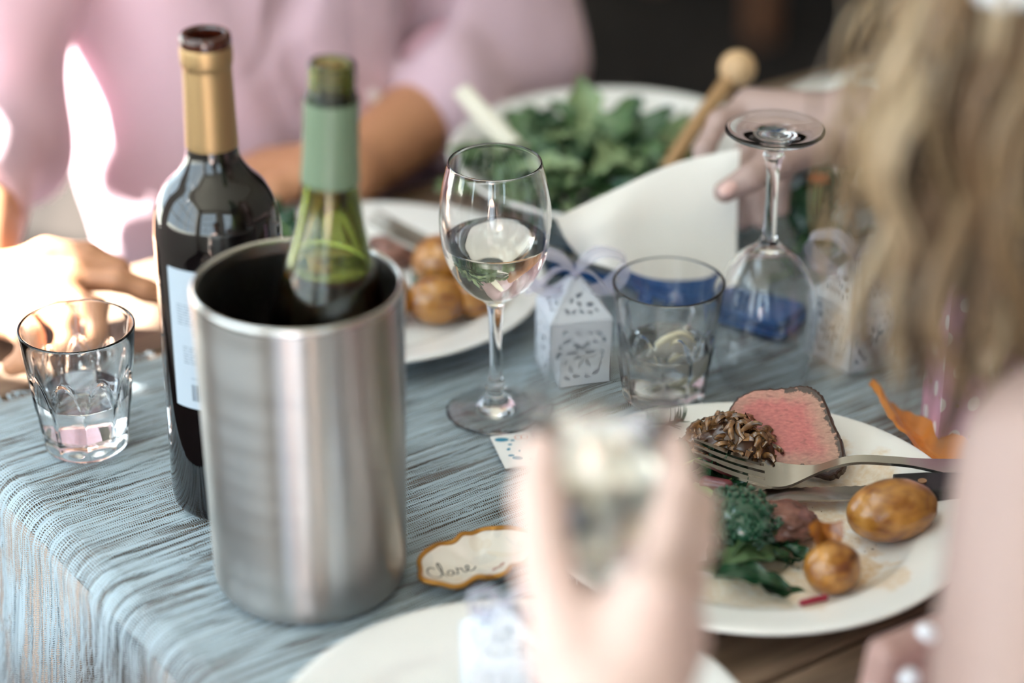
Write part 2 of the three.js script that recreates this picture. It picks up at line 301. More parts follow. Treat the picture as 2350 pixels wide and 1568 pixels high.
{
  // white wine bottle standing in the cooler, tilted a little against its wall
  const b = thing('white_wine_bottle', 'open green glass bottle with pale green neck sleeve standing in the steel cooler', 'bottle', W(-0.112, 1.229, CL + 0.0215));
  b.rotation.set(-0.02, 0, -0.045);
  const outer = [[0.030, 0.0], [0.0355, 0.003], [0.0372, 0.010], [0.0372, 0.03]];
  const wall = [[0.0372, 0.03], [0.0372, 0.10], [0.0362, 0.128], [0.0325, 0.158], [0.0262, 0.183], [0.0203, 0.207], [0.0165, 0.230], [0.0148, 0.255], [0.0142, 0.286]];
  const finish = [[0.0142, 0.286], [0.0146, 0.2885], [0.0132, 0.291], [0.0135, 0.2935], [0.0130, 0.296], [0.0135, 0.2985], [0.0129, 0.301], [0.0132, 0.305], [0.0120, 0.307], [0.0098, 0.306]];
  const inner = [[0.0098, 0.306], [0.0100, 0.29], [0.0112, 0.25], [0.0130, 0.230], [0.0170, 0.207], [0.0230, 0.183], [0.0295, 0.158], [0.0333, 0.128], [0.0343, 0.10], [0.0343, 0.012]];
  obj('glass_body', latheParts([{ pts: [[0, 0.012], [0.012, 0.009], [0.024, 0.001], [0.030, 0.0]], n: 12 }, { pts: outer, n: 10 }, { pts: wall, n: 48 }, { pts: finish, n: 30 }, { pts: inner, n: 48 }, { pts: [[0.0343, 0.012], [0.02, 0.012], [0, 0.02]], n: 8 }], 96), M.greenGlass, b);
  const wl = inner.filter(([, y]) => y < 0.2).map(([r, y]) => [r + 0.0001, y]);
  obj('wine', latheParts([{ pts: [[0, 0.185], [0.0226, 0.185]] }, { pts: [[0.0226, 0.185], ...wl.slice(1)], n: 30 }, { pts: [[0.0344, 0.012], [0, 0.0201]] }], 64), M.whiteWine, b);
  obj('neck_sleeve', latheParts([{ pts: [[0.0143, 0.285], [0.0152, 0.2855], [0.0154, 0.284]], n: 6 }, { pts: [[0.0154, 0.284], [0.0157, 0.258], [0.0166, 0.237]], n: 12 }, { pts: [[0.0166, 0.237], [0.0161, 0.2368]] }], 72), phys('#62745c', 0.42, { clearcoat: 0.15 }), b);
}
{
  const b = thing('red_wine_bottle', 'open dark red wine bottle with gold capsule beside the steel cooler', 'bottle', W(-0.1777, 1.319, CL));
  obj('glass_body', latheParts([{ pts: [[0, 0.014], [0.018, 0.010], [0.028, 0.001], [0.032, 0]], n: 12 }, { pts: [[0.032, 0], [0.0372, 0.003], [0.0387, 0.011]], n: 10 }, { pts: [[0.0387, 0.011], [0.0387, 0.176]] }, { pts: [[0.0387, 0.176], [0.0385, 0.190], [0.0362, 0.2045], [0.0305, 0.2165], [0.0222, 0.2255], [0.0168, 0.2345], [0.0150, 0.246], [0.0146, 0.262], [0.0138, 0.296]], n: 60 }, { pts: [[0.0138, 0.296], [0.0146, 0.299], [0.0148, 0.303], [0.0147, 0.309], [0.0138, 0.3125], [0.0112, 0.312]], n: 16 }, { pts: [[0.0112, 0.312], [0.0098, 0.305], [0.0094, 0.27]] }, { pts: [[0.0094, 0.27], [0, 0.268]] }], 120), M.blackGlass, b);
  obj('lip', latheParts([{ pts: [[0.0150, 0.3045], [0.0152, 0.309], [0.0145, 0.3128], [0.0125, 0.3136], [0.0108, 0.3125], [0.0100, 0.305]], n: 20 }], 72), phys('#3a1408', 0.06, { clearcoat: 0.5 }), b);
  obj('capsule', latheParts([{ pts: [[0.0157, 0.2435], [0.0155, 0.2437]] }, { pts: [[0.0157, 0.2437], [0.0152, 0.262], [0.0145, 0.2925]], n: 10 }, { pts: [[0.0145, 0.2925], [0.0148, 0.2935], [0.0154, 0.2955], [0.0155, 0.303], [0.0152, 0.306], [0.0146, 0.3068]], n: 14 }], 72), std('#b3946a', 0.42, { metalness: 0.85 }), b);
  // back label: plain print of unreadable small text and a barcode
  const lab = canvasTex(512, 768, (c, w, h) => {
    c.fillStyle = '#a8b4be'; c.fillRect(0, 0, w, h); c.fillStyle = '#7c8590';
    seed = 4711;
    for (const [y0, n, x0, x1] of [[190, 8, 40, 300], [320, 3, 110, 260], [360, 2, 130, 240], [420, 7, 60, 310]]) for (let i = 0; i < n; i++) { let x = x0; while (x < x1 + rnd(-40, 20)) { const l = rnd(8, 34); c.fillRect(x, y0 + i * 15, l, 5.5); x += l + 6; } }
    c.fillStyle = '#98a2ad'; c.fillRect(90, 590, 150, 10);
    c.fillStyle = '#3c444d'; let x = 90; while (x < 235) { const l = rnd(1.5, 5); c.fillRect(x, 630, l, 92); x += l + rnd(2, 5); }
  });
  const label = new THREE.CylinderGeometry(0.03895, 0.03895, 0.094, 48, 1, true, Math.PI * 2 - 0.78, 1.9), P = label.attributes.position;
  obj('label', label.translate(0, 0.130, 0), std('#ffffff', 0.65, { map: lab, side: THREE.DoubleSide }), b);
}
// stemmed wine glass
const bowlOuter = [[0.0062, 0.083], [0.0105, 0.0875], [0.0195, 0.0945], [0.0275, 0.1045], [0.0335, 0.119], [0.0365, 0.138], [0.0366, 0.152], [0.0345, 0.168], [0.0305, 0.1845]];
const bowlInner = [[0.0293, 0.1845], [0.0333, 0.168], [0.0353, 0.152], [0.0351, 0.138], [0.0319, 0.120], [0.0255, 0.1062], [0.0165, 0.0965], [0.0075, 0.0915], [0, 0.0905]];
const glassGeo = latheParts([{ pts: [[0, 0.0022], [0.018, 0.0012], [0.031, 0]], n: 8 }, { pts: [[0.031, 0], [0.0331, 0.0006], [0.0335, 0.0016], [0.0326, 0.0026]], n: 8 }, { pts: [[0.0326, 0.0026], [0.022, 0.0042], [0.012, 0.0078], [0.0078, 0.0125], [0.0062, 0.0165]], n: 20 }, { pts: [[0.0062, 0.0165], [0.0071, 0.0195], [0.0060, 0.0228], [0.0046, 0.030], [0.0042, 0.045], [0.0044, 0.062], [0.0050, 0.075], [0.0062, 0.083]], n: 30 }, { pts: bowlOuter, n: 50 }, { pts: [[0.0305, 0.1845], [0.0299, 0.1852], [0.0293, 0.1845]], n: 6 }, { pts: bowlInner, n: 50 }], 96);
function wineIn(level, parent) {
  const pts = bowlInner.slice().reverse().filter(([, y]) => y < level - 0.002).map(([r, y]) => [r + (r > 0 ? 0.0001 : 0), y - 0.0001]);
  const above = bowlInner.slice().reverse().find(([, y]) => y >= level - 0.002), last = pts[pts.length - 1], rl = last[0] + (above[0] - last[0]) * clamp((level - last[1]) / (above[1] - last[1]));
  obj('wine', latheParts([{ pts: [...pts, [rl, level]], n: 30 }, { pts: [[rl, level], [0, level]] }], 80), M.whiteWine, parent);
}
{
  const g1 = thing('wine_glass', 'stemmed glass half full of white wine standing on the runner', 'wine glass', W(-0.011, 1.426, CL), 0);
  obj('glass', glassGeo, M.glass, g1); wineIn(0.1295, g1);
  const g2 = thing('wine_glass', 'empty stemmed glass standing upside down beside the reaching hand', 'wine glass', W(0.1745, 1.481, CL + 0.1852));
  obj('glass', glassGeo, M.glass, g2); g2.rotation.x = Math.PI;
  const g3 = thing('wine_glass', 'blurred stemmed glass of white wine held up in a hand', 'wine glass', W(0.0440, 0.9600, 0.100));
  obj('glass', glassGeo, M.glass, g3); wineIn(0.152, g3);
  g3.rotation.z = 0.02;
}
// fluted tumbler
const N = 9, TOP = 0.0885;
function tumblerGeo() {
  const seg = 144, rings = [];
  const outer = (y) => mix(0.0268, 0.0380, Math.pow(y / TOP, 0.85));
  const flute = (y, a) => {
    const m = ((a / (2 * Math.PI / N)) % 1 + 1) % 1 - 0.5, poly = Math.cos(Math.PI / N) / Math.cos(m * 2 * Math.PI / N), head = 0.062 - 0.030 * Math.pow(Math.abs(m) * 2, 2);
    const w = smooth(0.004, 0.010, y) * (1 - smooth(head - 0.004, head + 0.002, y));
    return mix(1, poly * 0.985, w);
  };
  for (let i = 0; i <= 3; i++) rings.push((a) => [0.0235 * (i / 3), 0.0015 * (1 - i / 3)]);
  for (const [r, y] of [[0.0255, 0.0003], [0.0266, 0.0014]]) rings.push(() => [r, y]);
  for (let i = 0; i <= 46; i++) { const y = 0.0025 + (TOP - 0.0035) * i / 46; rings.push((a) => [outer(y) * flute(y, a), y]); }
  rings.push(() => [0.0378, TOP - 0.0002], () => [0.0370, TOP + 0.0003], () => [0.0362, TOP - 0.0002]);
  for (let i = 0; i <= 36; i++) { const y = TOP - 0.001 - (TOP - 0.014) * i / 36, t = mix(0.0017, 0.0042, Math.pow(i / 36, 0.7)); rings.push((a) => [outer(y) * mix(1, flute(y, a), 0.45) - t, y]); }
  for (const k of [0.93, 0.7, 0.35, 0]) rings.push(() => [0.0235 * k, 0.0115 - 0.0004 * k]);
  return sheet((s, t) => { const a = s * 2 * Math.PI, [r, y] = rings[Math.min(rings.length - 1, Math.round(t * (rings.length - 1)))](a); return V(r * Math.sin(a), y, r * Math.cos(a)); }, seg, rings.length - 1);
}
const tumbGeo = tumblerGeo();
{
  const waterR = (y) => { const i = (TOP - 0.001 - y) / (TOP - 0.014); return mix(0.0268, 0.0380, Math.pow(y / TOP, 0.85)) * 0.985 - mix(0.0017, 0.0042, Math.pow(clamp(i), 0.7)) + 0.0002; };
  const fill = (level) => { const pts = []; for (let i = 0; i <= 12; i++) { const y = mix(0.0122, level, i / 12); pts.push([waterR(y), y]); } return latheParts([{ pts: [[0, 0.0118], [0.0215, 0.0118]] }, { pts, n: 20 }, { pts: [[waterR(level), level], [0, level]] }], 72); };
  const t1 = thing('water_tumbler', 'fluted glass tumbler of water near the corner of the runner', 'tumbler', W(-0.2815, 1.383, CL), 0.2);
  obj('glass', tumbGeo, M.glass, t1); obj('water', fill(0.039), M.water, t1);
  const t2 = thing('water_tumbler', 'fluted glass tumbler with a lemon slice in the water beside the upturned glass', 'tumbler', W(0.1050, 1.447, CL), 0.5);
  obj('glass', tumbGeo, M.glass, t2); obj('water', fill(0.041), M.water, t2);
  const l = thing('lemon_slice', 'pale lemon wedge standing in the water tumbler', 'lemon', W(0.1070, 1.446, CL + 0.031));
  l.rotation.set(0.25, 0.5, 0.62);
  obj('flesh', displace(new THREE.CylinderGeometry(0.0185, 0.0185, 0.0045, 40, 3, false, 0, Math.PI * 1.25).rotateX(Math.PI / 2), (p) => 0.0007 * fbm(p.x * 160, p.y * 160, p.z * 90)), phys('#efeee2', 0.35), l);
  obj('rind', new THREE.TorusGeometry(0.0192, 0.0024, 10, 40, Math.PI * 1.25).rotateZ(-Math.PI * 0.75), phys('#e6e1c4', 0.4), l);
}
// ---------------------------------------------------------------- crockery
function plateGeo(R = 0.134, rim = 0.021) {
  return latheParts([{ pts: [[0, 0.0030], [R * 0.60, 0.0030]] }, { pts: [[R * 0.60, 0.0030], [R * 0.615, 0.0004], [R * 0.66, 0.0004], [R * 0.675, 0.0040]], n: 10 }, { pts: [[R * 0.675, 0.0040], [R * 0.80, rim * 0.62], [R * 0.985, rim * 0.86], [R, rim * 0.95], [R * 0.995, rim], [R * 0.97, rim * 1.02], [R * 0.86, rim * 0.90], [R * 0.76, rim * 0.74], [R * 0.70, rim * 0.48], [R * 0.64, 0.0076], [R * 0.52, 0.0066]], n: 60 }, { pts: [[R * 0.52, 0.0066], [0, 0.0066]] }], 128);
}
M.china = phys('#e2e0dc', 0.22, { clearcoat: 0.5, clearcoatRoughness: 0.08 });
const PC = [0.149, 1.268];
{
  const g = plateGeo();
  // smears of meat juice and oil on the glaze
  const P = g.attributes.position, U = g.attributes.uv;
  for (let i = 0; i < P.count; i++) U.setXY(i, P.getX(i) / 0.28 + 0.5, -P.getZ(i) / 0.28 + 0.5);
  const spots = [[0.185, 1.325, 0.045, 0.5], [0.222, 1.315, 0.028, 0.55], [0.155, 1.225, 0.036, 0.55], [0.205, 1.222, 0.026, 0.7], [0.178, 1.262, 0.045, 0.5], [0.222, 1.200, 0.02, 0.4], [0.128, 1.20, 0.03, 0.4], [0.165, 1.19, 0.03, 0.45]];
  const map = tex(1024, 1024, (u, v) => {
    const X = (u - 0.5) * 0.28 + PC[0], Y = (v - 0.5) * 0.28 + PC[1]; let a = 0;
    for (const [x, y, r, s] of spots) { const d = Math.hypot(X - x, Y - y) / r + 0.9 * fbm(X * 70, Y * 70, x * 30); a = Math.max(a, s * (1 - smooth(0.55, 1.0, d))); }
    a *= 0.65 + 0.7 * fbm(X * 260, Y * 260, 3);
    const fleck = noise(X * 420, Y * 420, 8) > 0.62 && fbm(X * 40, Y * 40, 5) > 0.02 && Math.hypot(X - 0.18, Y - 1.25) < 0.06 ? 1 : 0;
    a = clamp(a);
    const c = [mix(0.925, 0.80, a), mix(0.91, 0.60, a), mix(0.885, 0.36, a)];
    return fleck ? [0.36, 0.22, 0.12] : c;
  });
  single('dinner_plate', 'white plate of half eaten beef with juice stains', 'plate', g, phys('#ffffff', 0.22, { map, clearcoat: 0.5, clearcoatRoughness: 0.08 }), W(PC[0], PC[1], CL + 0.0005));
}
single('dinner_plate', 'white plate with roast potatoes in front of the pink shirt', 'plate', plateGeo(), M.china, W(-0.109, 1.587, CL + 0.0005));
single('dinner_plate', 'white plate partly hidden beyond the reaching forearm', 'plate', plateGeo(), M.china, W(0.345, 1.87, CL));
single('dinner_plate', 'empty white plate under the lace cut box and raised hand', 'plate', plateGeo(), M.china, W(0.001, 1.043, 0.0005));
{
  const R = 0.13, hgt = 0.056;
  single('serving_bowl', 'wide white serving bowl heaped with green salad', 'bowl', latheParts([{ pts: [[0, 0.003], [0.05, 0.003], [0.052, 0], [0.056, 0], [0.058, 0.004]], n: 16 }, { pts: [[0.058, 0.004], [0.085, 0.022], [0.110, 0.040], [R, hgt - 0.002], [R, hgt], [R - 0.003, hgt + 0.0005], [0.107, 0.045], [0.082, 0.028], [0.05, 0.012], [0, 0.010]], n: 50 }], 112), M.china, W(0.080, 1.742, CL));
}

// ---------------------------------------------------------------- food
const onPlate = (X, Y, h = 0) => W(X, Y, CL + 0.0071 + h);
M.leafA = phys('#3d5836', 0.38, { side: THREE.DoubleSide, transmission: 0.15, thickness: 0 });
M.leafB = phys('#57734a', 0.42, { side: THREE.DoubleSide, transmission: 0.15, thickness: 0 });
M.leafC = phys('#869a6e', 0.45, { side: THREE.DoubleSide, transmission: 0.15, thickness: 0 });
M.kale = phys('#21452c', 0.25, { side: THREE.DoubleSide });
M.kaleWet = phys('#1f4a33', 0.22, { clearcoat: 0.6, clearcoatRoughness: 0.1 });
M.stem = phys('#6f8f4a', 0.35);
M.potato = phys('#ffffff', 0.32, { vertexColors: true, clearcoat: 0.5, clearcoatRoughness: 0.15 });
M.meatSide = phys('#3b2114', 0.5);
{
  // slice of roast beef: pink heart, browner towards the seared rind
  const out = [[-0.040, -0.022], [-0.042, 0.004], [-0.034, 0.021], [-0.012, 0.029], [0.005, 0.034], [0.0135, 0.031], [0.026, 0.013], [0.037, -0.007], [0.0395, -0.019], [0.033, -0.0265], [0.010, -0.025], [-0.015, -0.027]];
  const cv = new THREE.CatmullRomCurve3(out.map(([x, y]) => V(x, y, 0)), true, 'centripetal').getPoints(110).map((p, i) => new THREE.Vector2(p.x + 0.0011 * noise(i * 0.9, 3), p.y + 0.0011 * noise(i * 0.9, 9)));
  const g = new THREE.ExtrudeGeometry(new THREE.Shape(cv), { depth: 0.010, bevelEnabled: true, bevelSize: 0.0015, bevelThickness: 0.0015, bevelSegments: 2, steps: 2 });
  const P = g.attributes.position, U = g.attributes.uv;
  for (let i = 0; i < P.count; i++) U.setXY(i, P.getX(i) / 0.11 + 0.5, P.getY(i) / 0.11 + 0.5);
  const map = tex(640, 640, (u, v) => {
    const x = (u - 0.5) * 0.11, y = (v - 0.5) * 0.11; let d = 1, k = 0;
    for (let i = 0; i < cv.length; i += 2) { const q = Math.hypot(cv[i].x - x, cv[i].y - y); if (q < d) { d = q; k = i; } }
    const seared = cv[k].x + 0.35 * cv[k].y > 0.004;
    const right = smooth(-0.015, 0.035, x + 0.35 * y), e = d + 0.004 * fbm(x * 180, y * 180, 2), fibre = fbm(x * 260 + y * 90, y * 520 - x * 160, 6, 5) * 0.8;
    const crust = seared ? 1 - smooth(0.0014, 0.0036, e + 0.0012 * noise(x * 900, y * 900)) : 0, grey = (1 - smooth(0.003, mix(0.011, 0.026, right), e)) * mix(0.7, 1, right);
    let c = [mix(0.58, 0.79, clamp(0.5 + fibre)), mix(0.26, 0.43, clamp(0.5 + fibre)), mix(0.25, 0.40, clamp(0.5 + fibre))];
    const b = [mix(0.54, 0.74, clamp(0.5 + fibre)), mix(0.40, 0.55, clamp(0.5 + fibre)), mix(0.33, 0.46, clamp(0.5 + fibre))];
    c = c.map((k, i) => mix(k, b[i], grey));
    const crack = smooth(0.34, 0.52, noise(x * 150 + y * 60, y * 330 - x * 110, 14)) * 0.28;
    c = c.map((k, i) => mix(k, [0.36, 0.17, 0.14][i], crack));
    return c.map((k, i) => mix(k, [0.20, 0.12, 0.08][i], crust));
  });
  const s = single('beef_slice', 'thick slice of rare roast beef with pink middle and dark seared edge', 'beef', g, [phys('#ffffff', 0.34, { map, clearcoat: 0.25, clearcoatRoughness: 0.25 }), M.meatSide], onPlate(0.180, 1.350, 0.0190));
  s.rotation.set(-0.78, -0.36, 0, 'YXZ'); s.scale.set(0.97, 0.88, 0.9);
}
function lump(n, fn) { return displace(new THREE.IcosahedronGeometry(1, n), fn); }
function beefBit(sx, sy, sz, z) {
  const g = lump(12, (p) => 0.28 * fbm(p.x * 1.8 + z, p.y * 1.8, p.z * 1.8, 4) + 0.10 * noise(p.x * 9, p.y * 5 + z, p.z * 9)); g.scale(sx, sy, sz); g.computeVertexNormals();
  return paint(g, (p) => { const t = clamp(0.5 + 1.3 * fbm(p.x * 90, p.y * 120, p.z * 90 + z)); return col('#3f2318').lerp(col('#9a6a5c'), t); });
}
{
  const b = single('beef_piece', 'torn brown end piece of beef beside the broccoli', 'beef', beefBit(0.024, 0.012, 0.020, 3), phys('#ffffff', 0.38, { vertexColors: true, clearcoat: 0.3, clearcoatRoughness: 0.2 }), onPlate(0.1665, 1.258, 0.0105), 0.6);
  b.rotation.z = -0.25;
}
{
  // caramelised onions: a heap of glossy curled strips
  seed = 99; const g = [];
  for (let i = 0; i < 190; i++) {
    const a = rnd(0, 6.28), r = Math.sqrt(rnd()) * 0.95, x = r * Math.cos(a) * 0.032, z = r * Math.sin(a) * 0.019, top = 0.031 * Math.sqrt(Math.max(0.05, 1 - r * r)) * rnd(0.55, 1.05) + 0.001;
    const t = rnd(0, 6.28), L = rnd(0.004, 0.009), k = rnd(-0.7, 0.7), pts = [];
    for (let j = -2; j <= 2; j++) { const s = j / 2; pts.push(V(x + Math.cos(t + k * s) * L * s, top + 0.0022 * Math.sin(s * 2 + i) - 0.002 * s * s + 0.002, z + Math.sin(t + k * s) * L * s)); }
    const rib = i % 2, wd = rnd(0.0025, 0.0045), tw = rnd(0, 3), w = rib ? sheet((a, b) => { const p = pts[Math.min(4, Math.round(b * 4))], q = (a - 0.5) * wd * (0.4 + Math.sin(b * 3.14)); return V(p.x + q * Math.cos(t + 1.57 + tw * 0.2), p.y + q * Math.sin(tw) + 0.0016 * Math.sin(b * 9 + i), p.z + q * Math.sin(t + 1.57)); }, 3, 8) : tube(pts, (q) => 0.0011 + 0.0011 * Math.sin(q * 3.14), 8, 6);
    g.push(paint(w, () => col('#3a2114').lerp(col('#b0804f'), clamp(rnd(0, 0.95) * rnd(0.4, 1)))));
  }
  const base = lump(6, (p) => 0.12 * fbm(p.x * 2, p.y * 2, p.z * 2)); base.scale(0.030, 0.027, 0.018); base.translate(0, 0.003, 0); base.computeVertexNormals();
  const o = thing('caramelised_onions', 'heap of glossy brown caramelised onions leaning on the beef slice', 'onions', onPlate(0.1420, 1.3430, 0.002), -0.22);
  obj('soft_heart', base, phys('#4a2d1c', 0.3, { clearcoat: 0.5 }), o);
  const strips = obj('strips', join(g), phys('#ffffff', 0.22, { vertexColors: true, side: THREE.DoubleSide, clearcoat: 0.7, clearcoatRoughness: 0.12 }), o); strips.userData.kind = 'stuff';
}
function ruffle(len, wid, waves, amp, z, bend = 0.3) {
  return sheet((s, t) => {
    const q = (s - 0.5) * 2, prof = Math.pow(Math.sin(Math.PI * clamp(t * 0.9 + 0.08)), 0.6) * (1 + 0.16 * noise(t * 9, z, q > 0 ? 3 : 8)), e = Math.pow(Math.abs(q), 1.6);
    return V(q * wid * prof, amp * e * Math.sin(t * waves + z + (q > 0 ? 1.3 : 0)) + amp * 0.7 * e * noise(t * waves * 0.9, q * 3, z) + bend * len * Math.sin(t * 2.2) * 0.35 + wid * 0.25 * Math.abs(q), -t * len);
  }, 16, 34);
}
const kaleGeo = [ruffle(0.055, 0.020, 22, 0.0075, 1), ruffle(0.045, 0.017, 19, 0.006, 4), ruffle(0.036, 0.014, 17, 0.005, 9)];
function kaleLeaf(name, label, category, k, X, Y, h, ry, rx, rz, mat, group) {
  const t = thing(name, label, category, onPlate(X, Y, h), 0, group); t.rotation.set(rx, ry, rz, 'YXZ');
  obj('blade', kaleGeo[k], mat, t);
  obj('midrib', tube([V(0, 0.0, 0.012), V(0, 0.001, 0), V(0, 0.004, -0.02), V(0, 0.0055, -0.034)], (q) => 0.0017 * (1 - 0.7 * q), 12, 6), M.stem, t);
  return t;
}
kaleLeaf('kale_leaf', 'dark glossy cooked kale leaf tucked under the fork tines', 'kale', 0, 0.094, 1.304, 0.004, -1.0, 0.05, 0.15, M.kale);
kaleLeaf('kale_leaf', 'crinkled kale leaf lying against the caramelised onions', 'kale', 1, 0.092, 1.318, 0.006, -1.25, 0.12, 0.1, M.kale);
kaleLeaf('kale_leaf', 'wilted kale leaf between onions and broccoli', 'kale', 1, 0.112, 1.292, 0.002, -0.9, 0.05, -0.2, M.kale);
{
  // purple sprouting broccoli: stems and a dense head of buds
  function broccoli(label, X, Y, h, ry, scale, zseed) {
    const t = thing('broccoli_spear', label, 'broccoli', onPlate(X, Y, h), ry, 'broccoli spears on the beef plate'); t.scale.setScalar(scale);
    seed = zseed; const buds = [], b = new THREE.IcosahedronGeometry(1, 0);
    for (let i = 0; i < 900; i++) { const a = rnd(0, 6.28), e = Math.acos(rnd(-0.35, 1)), s = rnd(0.0008, 0.0017), R = 0.019 * (0.88 + 0.30 * noise(a * 1.9, e * 3.2, zseed) + 0.12 * noise(a * 5, e * 7, zseed)) * rnd(0.92, 1.03); const q = b.clone(); q.scale(s, s, s); q.translate(R * Math.sin(e) * Math.cos(a) * 1.15, 0.016 + R * Math.cos(e) * 0.85, R * Math.sin(e) * Math.sin(a)); buds.push(q); }
    const head = obj('bud_head', join([...buds, plain(lump(3, (p) => 0.1 * noise(p.x * 3, p.y * 3, p.z * 3)).scale(0.0185, 0.0145, 0.0162).translate(0, 0.0155, 0)).setAttribute('uv', new THREE.Float32BufferAttribute(new Float32Array(20 * 16 * 6), 2))]), M.kaleWet, t); head.userData.kind = 'stuff';
    for (let i = 0; i < 4; i++) obj('stalk', tube([V(0.004 * (i - 1.5), 0.012, 0), V(-0.018, 0.014 - 0.001 * i, 0.005 * (i - 1.5)), V(-0.034, 0.012, 0.008 * (i - 1.5)), V(-0.047, 0.008 - 0.001 * i, 0.010 * (i - 1.5))], (q) => mix(0.0018, 0.0026, q), 14, 8), M.stem, t);
  }
  broccoli('large dark green broccoli spear with a wet bushy head', 0.1385, 1.250, -0.002, -0.85, 1.22, 31);
  broccoli('smaller broccoli spear half hidden behind the raised hand', 0.112, 1.256, -0.002, -0.5, 0.9, 77);
}
function potato(sx, sy, sz, z, brown = 0.5) {
  const g = lump(14, (p) => 0.07 * fbm(p.x * 1.3 + z, p.y * 1.3, p.z * 1.3) + 0.012 * noise(p.x * 7, p.y * 7 + z, p.z * 7)); g.scale(sx, sy, sz); g.computeVertexNormals();
  return paint(g, (p) => {
    const n = fbm(p.x * 60 + z, p.y * 60, p.z * 60), streak = fbm(p.x * 120, p.y * 240, p.z * 120 + z), t = smooth(-0.45, 0.55, n * 0.9 + streak * 0.6 + 0.03);
    return col('#b98034').lerp(col('#70390f'), t).lerp(col('#4a260d'), smooth(0.2, 0.55, n * 0.5 + streak - 0.02) * 0.5);
  });
}
{
  const p = single('roast_potato', 'whole golden roast potato near the knife handle', 'potato', potato(0.0285, 0.0188, 0.0205, 2, 0.8), M.potato, onPlate(0.2325, 1.2575, 0.0195), 0.15);
  p.rotation.z = 0.08;
  const s = thing('roast_potato', 'squashed roast potato with a torn flap of skin', 'potato', onPlate(0.1895, 1.201, 0.0145), 0.3);
  obj('flesh', potato(0.0172, 0.0165, 0.0160, 5, 0.3), M.potato, s);
  obj('skin_flap', paint(sheet((a, b) => V((a - 0.5) * mix(0.012, 0.024, b) + 0.0010 * noise(b * 6, a * 4), 0.008 + b * 0.015 + 0.002 * Math.sin(a * 7), -0.003 - 0.009 * b - 0.006 * Math.sin(a * 3.1) + 0.002 * noise(a * 5, b * 5)), 12, 12), (p) => col('#b3701f').lerp(col('#6d340f'), clamp(0.5 + 1.4 * fbm(p.x * 150, p.y * 150)))), phys('#ffffff', 0.35, { vertexColors: true, side: THREE.DoubleSide, clearcoat: 0.4 }), s);
  single('roast_potato', 'small yellow potato half seen between thumb and fingers', 'potato', potato(0.015, 0.012, 0.014, 8, 0.0), M.potato, onPlate(0.083, 1.250, 0.011));
  single('red_onion_petal', 'dark red sliver of onion on the plate rim', 'onion', displace(new THREE.CapsuleGeometry(0.0032, 0.016, 6, 16).rotateZ(Math.PI / 2), (p) => -0.0016 * Math.abs(p.x) / 0.011 + 0.0005 * noise(p.x * 300, p.z * 300)), phys('#8e1230', 0.28, { clearcoat: 0.4 }), onPlate(0.1765, 1.178, 0.0072), 0.35);
  single('red_onion_petal', 'dark red onion piece under the fork tines', 'onion', displace(new THREE.CapsuleGeometry(0.005, 0.012, 6, 16).rotateZ(Math.PI / 2), (p) => 0.0008 * noise(p.x * 200, p.z * 200)), phys('#5b0f20', 0.28, { clearcoat: 0.4 }), onPlate(0.128, 1.296, 0.014), -0.4);
}
{
  // rosemary sprig
  const t = thing('rosemary_sprig', 'small grey green rosemary sprig at the back of the beef plate', 'herb', onPlate(0.099, 1.372, 0.010), 0.2); t.rotation.z = 0.25;
  obj('twig', tube([V(-0.012, 0, 0), V(0, 0.003, 0), V(0.014, 0.004, 0.001)], 0.0009, 10, 6), std('#5a4a33', 0.7), t);
  seed = 5; const g = [];
  for (let i = 0; i < 34; i++) { const x = rnd(-0.010, 0.014), a = rnd(0, 6.28), L = rnd(0.007, 0.012); g.push(tube([V(x, 0.002, 0), V(x + 0.003, 0.002 + Math.abs(Math.sin(a)) * L * 0.5, Math.cos(a) * L * 0.5), V(x + 0.005, 0.003 + Math.abs(Math.sin(a)) * L, Math.cos(a) * L)], (q) => 0.0007 * (1 - 0.8 * q), 5, 4)); }
  obj('needles', join(g), std('#4a5f4a', 0.6), t).userData.kind = 'stuff';
}
const leafGeo = [0, 1, 2, 3].map((k) => sheet((s, t) => {
  const q = (s - 0.5) * 2, lobe = 1 + 0.28 * Math.sin(t * (11 + k * 3) + k) * smooth(0.05, 0.3, t), w = 0.014 * Math.pow(Math.sin(Math.PI * Math.pow(clamp(t, 0.001, 0.999), 0.75 + 0.12 * k)), 0.7) * lobe;
  return V(q * w, 0.006 * q * q + 0.012 * Math.sin(t * 2.4 + k) + 0.003 * noise(q * 2, t * 6, k * 5), -t * (0.052 + 0.008 * k));
}, 8, 22));
function herbLeaf(label, X, Y, h, ry, rx, k, mat, s) { const t = single('salad_leaf', label, 'leaf', leafGeo[k], mat, onPlate(X, Y, h), 0, 'green leaves on the beef plate'); t.rotation.set(rx, ry, 0, 'YXZ'); t.scale.setScalar(s); }
[[0.118, 1.222, 0.004, -1.2, 0.05, 0, 0.9], [0.125, 1.205, 0.003, -1.0, 0.0, 1, 0.85], [0.112, 1.232, 0.006, -1.7, 0.1, 2, 0.8], [0.130, 1.215, 0.006, -0.6, 0.12, 3, 0.7], [0.121, 1.238, 0.004, -1.4, 0.2, 1, 0.8], [0.138, 1.200, 0.002, -1.9, -0.02, 2, 0.7], [0.122, 1.224, 0.004, -1.1, 0.10, 0, 0.7], [0.110, 1.212, 0.004, -1.3, 0.05, 3, 0.8], [0.120, 1.196, 0.003, -1.6, 0.02, 1, 0.75]].forEach(([X, Y, h, ry, rx, k, s], i) => herbLeaf('limp green salad leaf below the broccoli on the beef plate', X, Y, h, ry, rx, k, [M.leafA, M.leafB, M.kale][i % 3], s));
